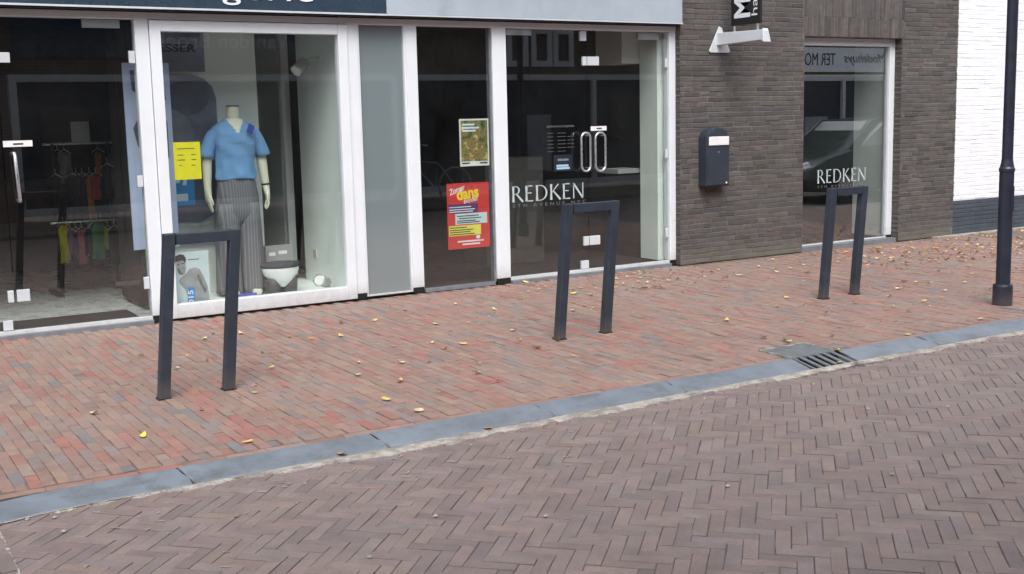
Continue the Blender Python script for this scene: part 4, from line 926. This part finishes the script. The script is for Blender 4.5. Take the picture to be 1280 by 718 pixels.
bk = empty('bicycle', (9.4, -8.9, 0), 'dark city bicycle parked across the street, seen mirrored in the side window', 'bicycle')
for x in (8.85, 9.95):
    wl = MB().tube([(x+.33*math.cos(a), -8.9, .35+.34*math.sin(a)) for a in [k*2*math.pi/32 for k in range(32)]], .02, 8, closed=True).build('wheel', MT['greypaper'], bk)
    mb = MB()
    for k in range(10): a = k*math.pi/5; mb.tube([(x, -8.9, .35), (x+.33*math.cos(a), -8.9, .35+.33*math.sin(a))], .002, 4)
    mb.build('spokes', MT['chrome'], wl)
MB().tube([(9.95, -8.9, .35), (9.55, -8.9, .32), (9.60, -8.9, .80), (9.95, -8.9, .35)], .016, 8).tube([(9.55, -8.9, .32), (9.05, -8.9, .85), (9.60, -8.9, .78)], .018, 8).tube([(8.85, -8.9, .35), (9.02, -8.9, .75), (9.06, -8.9, 1.08)], .016, 8).build('frame', MT['fascia_grey'], bk)
MB().tube([(9.28, -9.18, 1.10), (9.12, -9.15, 1.12), (9.06, -8.9, 1.08), (9.12, -8.65, 1.12), (9.28, -8.62, 1.10)], .013, 8).build('handlebar', MT['chrome'], bk)
MB().loft([ell(9.63, -8.9, z, rx, ry, 14) for z, rx, ry in ((.86, .08, .03), (.90, .13, .08), (.93, .12, .075))]).build('saddle', MT['black'], bk)
MB().tube([(8.98, -8.9, .80), (8.94, -8.9, .80)], [.05, .055], 12).build('lamp', MT['chrome'], bk)

# ================================================================== FALLEN LEAVES
leafc = [mat('leaf_yellow', (.55, .40, .14), .7, .2, 30), mat('leaf_pale', (.58, .48, .30), .7, .2, 30), mat('leaf_orange', (.42, .21, .07), .7, .25, 30), mat('leaf_brown', (.20, .09, .04), .8, .3, 30), mat('leaf_bright_yellow', (.62, .52, .08), .7, .15, 30)]
def leaf_geo(seed):
    r = random.Random(seed); v = []; n = 7; curl = r.uniform(.5, 1.3); tw = r.uniform(-.5, .5); lift = r.uniform(0, .25)
    for i in range(n):
        t = i/(n-1); wd = .36*math.sin(math.pi*min(1, t*.92+.06))**.8*(1.05-.35*t)*r.uniform(.85, 1.12); zc = curl*.35*(2*t-1)**2*.5+lift*t*.4
        for s_ in (-1, 0, 1): v.append((t-.5, s_*wd+tw*.2*math.sin(3*t), zc+abs(s_)*curl*.22*wd*1.5+s_*tw*.12))
    f = [(i*3+k, (i+1)*3+k, (i+1)*3+k+1, i*3+k+1) for i in range(n-1) for k in range(2)]
    b0 = len(v); v += [(-.78, .02, .05), (-.78, .05, .05), (-.5, .02, .02), (-.5, -.02, .02)]; f.append((b0, b0+3, b0+2, b0+1))
    return v, f
LG = [leaf_geo(i) for i in range(8)]
LM = {}
def leaf(x, y, z=.003, size=.05, col=None, label=None, group=True):
    k = random.randrange(8); c = col if col is not None else random.choices(range(5), [5, 5, 3, 2, .6])[0]
    if (k, c) not in LM:
        me = bpy.data.meshes.new('fallen_leaf'); me.from_pydata(*[LG[k][0], [], LG[k][1]]); me.materials.append(leafc[c]); LM[(k, c)] = me
        for p in me.polygons: p.use_smooth = True
    o = bpy.data.objects.new('fallen_leaf', LM[(k, c)]); COL.objects.link(o)
    o.location = (x, y, z); o.rotation_euler = (random.gauss(0, .15), random.gauss(0, .15), random.uniform(0, 6.28)); o.scale = (size, size, size)
    cn = ('yellow', 'pale cream', 'orange', 'dark brown', 'bright yellow')[c]
    where = ('before the left glass doors' if x < 2.3 else 'before the mannequin window' if x < 4.1 else 'before the dark side window' if x < 5.5 else 'before the salon glass doors' if x < 7.6 else 'before the letter box wall' if x < 9.3 else 'before the right window')
    depth = 'close to the wall' if y > -.75 else 'one step out' if y > -1.6 else 'behind the stands' if y > -2.5 else 'kerbward of the stands' if y > -3.2 else 'near the kerb'
    return tag(o, label or f'{cn} leaf on pavement {where}, {depth}', 'leaf', 'fallen leaves on the pavement')
LP = [(1.23,-2.76),(1.34,-3.4),(3.94,-1.17),(4.02,-1.5),(3.24,-1.49),(3.02,-1.48),(3.47,-0.96),(3.66,-2.14),(3.81,-2.31),(4.03,-2.37),(4.2,-2.44),(4.14,-2.75),(4.19,-3.12),(4.5,-1.48),(4.36,-2.1),(3.18,-2.61),(3.35,-2.7),(2.96,-2.44),(3.57,-2.95),(2.95,-3.08),(2.68,-3.45),(2.71,-3.79),(2.81,-2.76),(3.42,-3.45),(3.43,-3.17),(3.63,-2.38),(3.7,-1.07),(4.47,-2.47),(4.41,-2.61),(5.4,-1.52),(5.2,-1.66),(4.72,-1.21),(4.6,-0.77),(1.44,-0.91),(1.84,-1.3),(1.93,-1.85),(1.74,-3.83),(2.12,-2.83),(2.44,-2.23),(2.17,-1.73),(2.55,-1.73),(2.67,-0.92),(2.37,-0.98),(2.49,-0.82),(2.92,-1.29),(6.59,-2.55),(5.86,-2.77),(5.6,-3.43),(5.65,-3.58),(5.63,-3.64),(6.02,-3.67),(6.46,-3.96),(7.3,-3.12),(7.34,-3.89),(6.98,-2.27),(8.12,-0.95),(8.02,-1.09),(8.21,-1.33),(7.2,-2.82),(7.68,-2.76),(8.05,-2.54),(8.47,-2.39),(8.54,-2.48),(7.69,-3.11),(7.95,-3.08),(8.28,-2.85),(8.43,-2.29),(8.64,-3.03),(9.32,-2.34),(9.21,-2.05),(9.74,-2.0),(8.79,-2.66),(7.21,-3.34),(9.92,-2.39),(5.62,-0.51),(5.44,-0.6),(5.7,-0.94),(5.94,-0.71),(6.39,-0.77),(6.59,-0.74),(6.21,-0.87),(6.36,-1.06),(6.38,-1.1),(6.5,-1.09),(6.77,-0.75),(6.88,-0.46),(7.0,-0.8),(6.85,-0.86),(6.86,-0.28),(6.69,-0.42),(6.55,-0.42),(5.75,-.06),(6.0,-.06),(6.51,-1.47),(6.62,-0.83),(8.18,-0.68),(8.67,-0.37),(8.74,-0.7),(8.2,-1.32),(8.13,-0.96),(7.44,-1.01),(7.3,-0.82),(7.59,-1.02),(7.71,-0.59),(8.33,-0.97),(8.6,-0.88)]
SP = {0: (.06, 1, 'pale yellow leaf lying on the pavement left of the left bicycle stand'), 1: (.05, 4, 'bright yellow leaf lying nearest the kerb at the left of the pavement'),
      11: (.065, 1, 'large pale leaf on the pavement just left of the middle bicycle stand foot'), 36: (.055, 0, 'yellow leaf close to the kerb below the left bicycle stand')}
for i, (x, y) in enumerate(LP):
    if i in SP: leaf(x, y, .004, SP[i][0], SP[i][1], SP[i][2])
    else: leaf(x, y, .004, random.uniform(.036, .060))
leaf(2.09, -4.19, -.028, .06, 2, 'orange leaf standing at the front edge of the grey kerb'); leaf(2.91, -4.20, -.034, .045, 2, 'orange brown leaf on the pale mortar beside the kerb')
leaf(5.67, -4.045, .004, .05, 4, 'bright yellow leaf caught at the top of the gully grate'); leaf(5.52, -4.185, -.035, .045, 4, 'bright yellow leaf caught at the bottom of the gully grate')
mb = MB()
def drift(n, xa, xb, ya, yb, sz=(.025, .05), pw_=1.0):
    for _ in range(n):
        x = random.uniform(xa, xb); y = random.uniform(ya, yb)
        if px_of((x, y, 0)) is None: continue
        s_ = random.uniform(*sz); m4 = Matrix.Translation((x, y, .004+random.uniform(0, .006))) @ Matrix.Rotation(random.uniform(0, 6.28), 4, 'Z') @ Matrix.Rotation(random.gauss(0, .3), 4, 'X') @ Matrix.Scale(s_, 4)
        v_, f_ = random.choice(LG); c = random.choices([(.46, .30, .11), (.50, .38, .22), (.40, .19, .07), (.20, .10, .05)], [4, 4, 5, 3])[0]
        mb.add([m4 @ Vector(q) for q in v_], f_, (*jit(c, .15), 1))
drift(380, 9.0, 12.4, -1.75, -.30, (.028, .052)); drift(80, 5.6, 7.6, -1.2, -.1, (.022, .045)); drift(60, 9.0, 13.5, -2.2, -.2); drift(45, 5.2, 8.8, -2.2, -.12, (.018, .035)); drift(90, 6, 11, -3.6, -1.4, (.016, .036)); drift(110, 1.5, 6, -3.2, -.1, (.012, .026))
m_, n_, b_ = new_mat('leaf_litter'); a_ = N(n_, 'ShaderNodeAttribute'); a_.attribute_name = 'bc'; n_.links.new(a_.outputs['Color'], b_.inputs['Base Color']); b_.inputs['Roughness'].default_value = .75
tag(mb.build('leaf_litter', m_, None, smooth=True, colors=True), 'drift of small dry autumn leaves along the wall by the right window', 'leaves', kind='stuff')

# leaves that would share a label are told apart by their order from the left
same = {}
for o in S.objects:
    if o.name.startswith('fallen_leaf'): same.setdefault(o['label'], []).append(o)
for lab, os_ in same.items():
    if len(os_) < 2: continue
    os_.sort(key=lambda o: px_of(o.location)[0]); n = len(os_)
    for i, o in enumerate(os_):
        o['label'] = lab+', '+('leftmost' if i == 0 else 'rightmost' if i == n-1 else ('second', 'third', 'fourth', 'fifth', 'sixth', 'seventh', 'eighth', 'ninth', 'tenth')[i-1]+' leftmost')
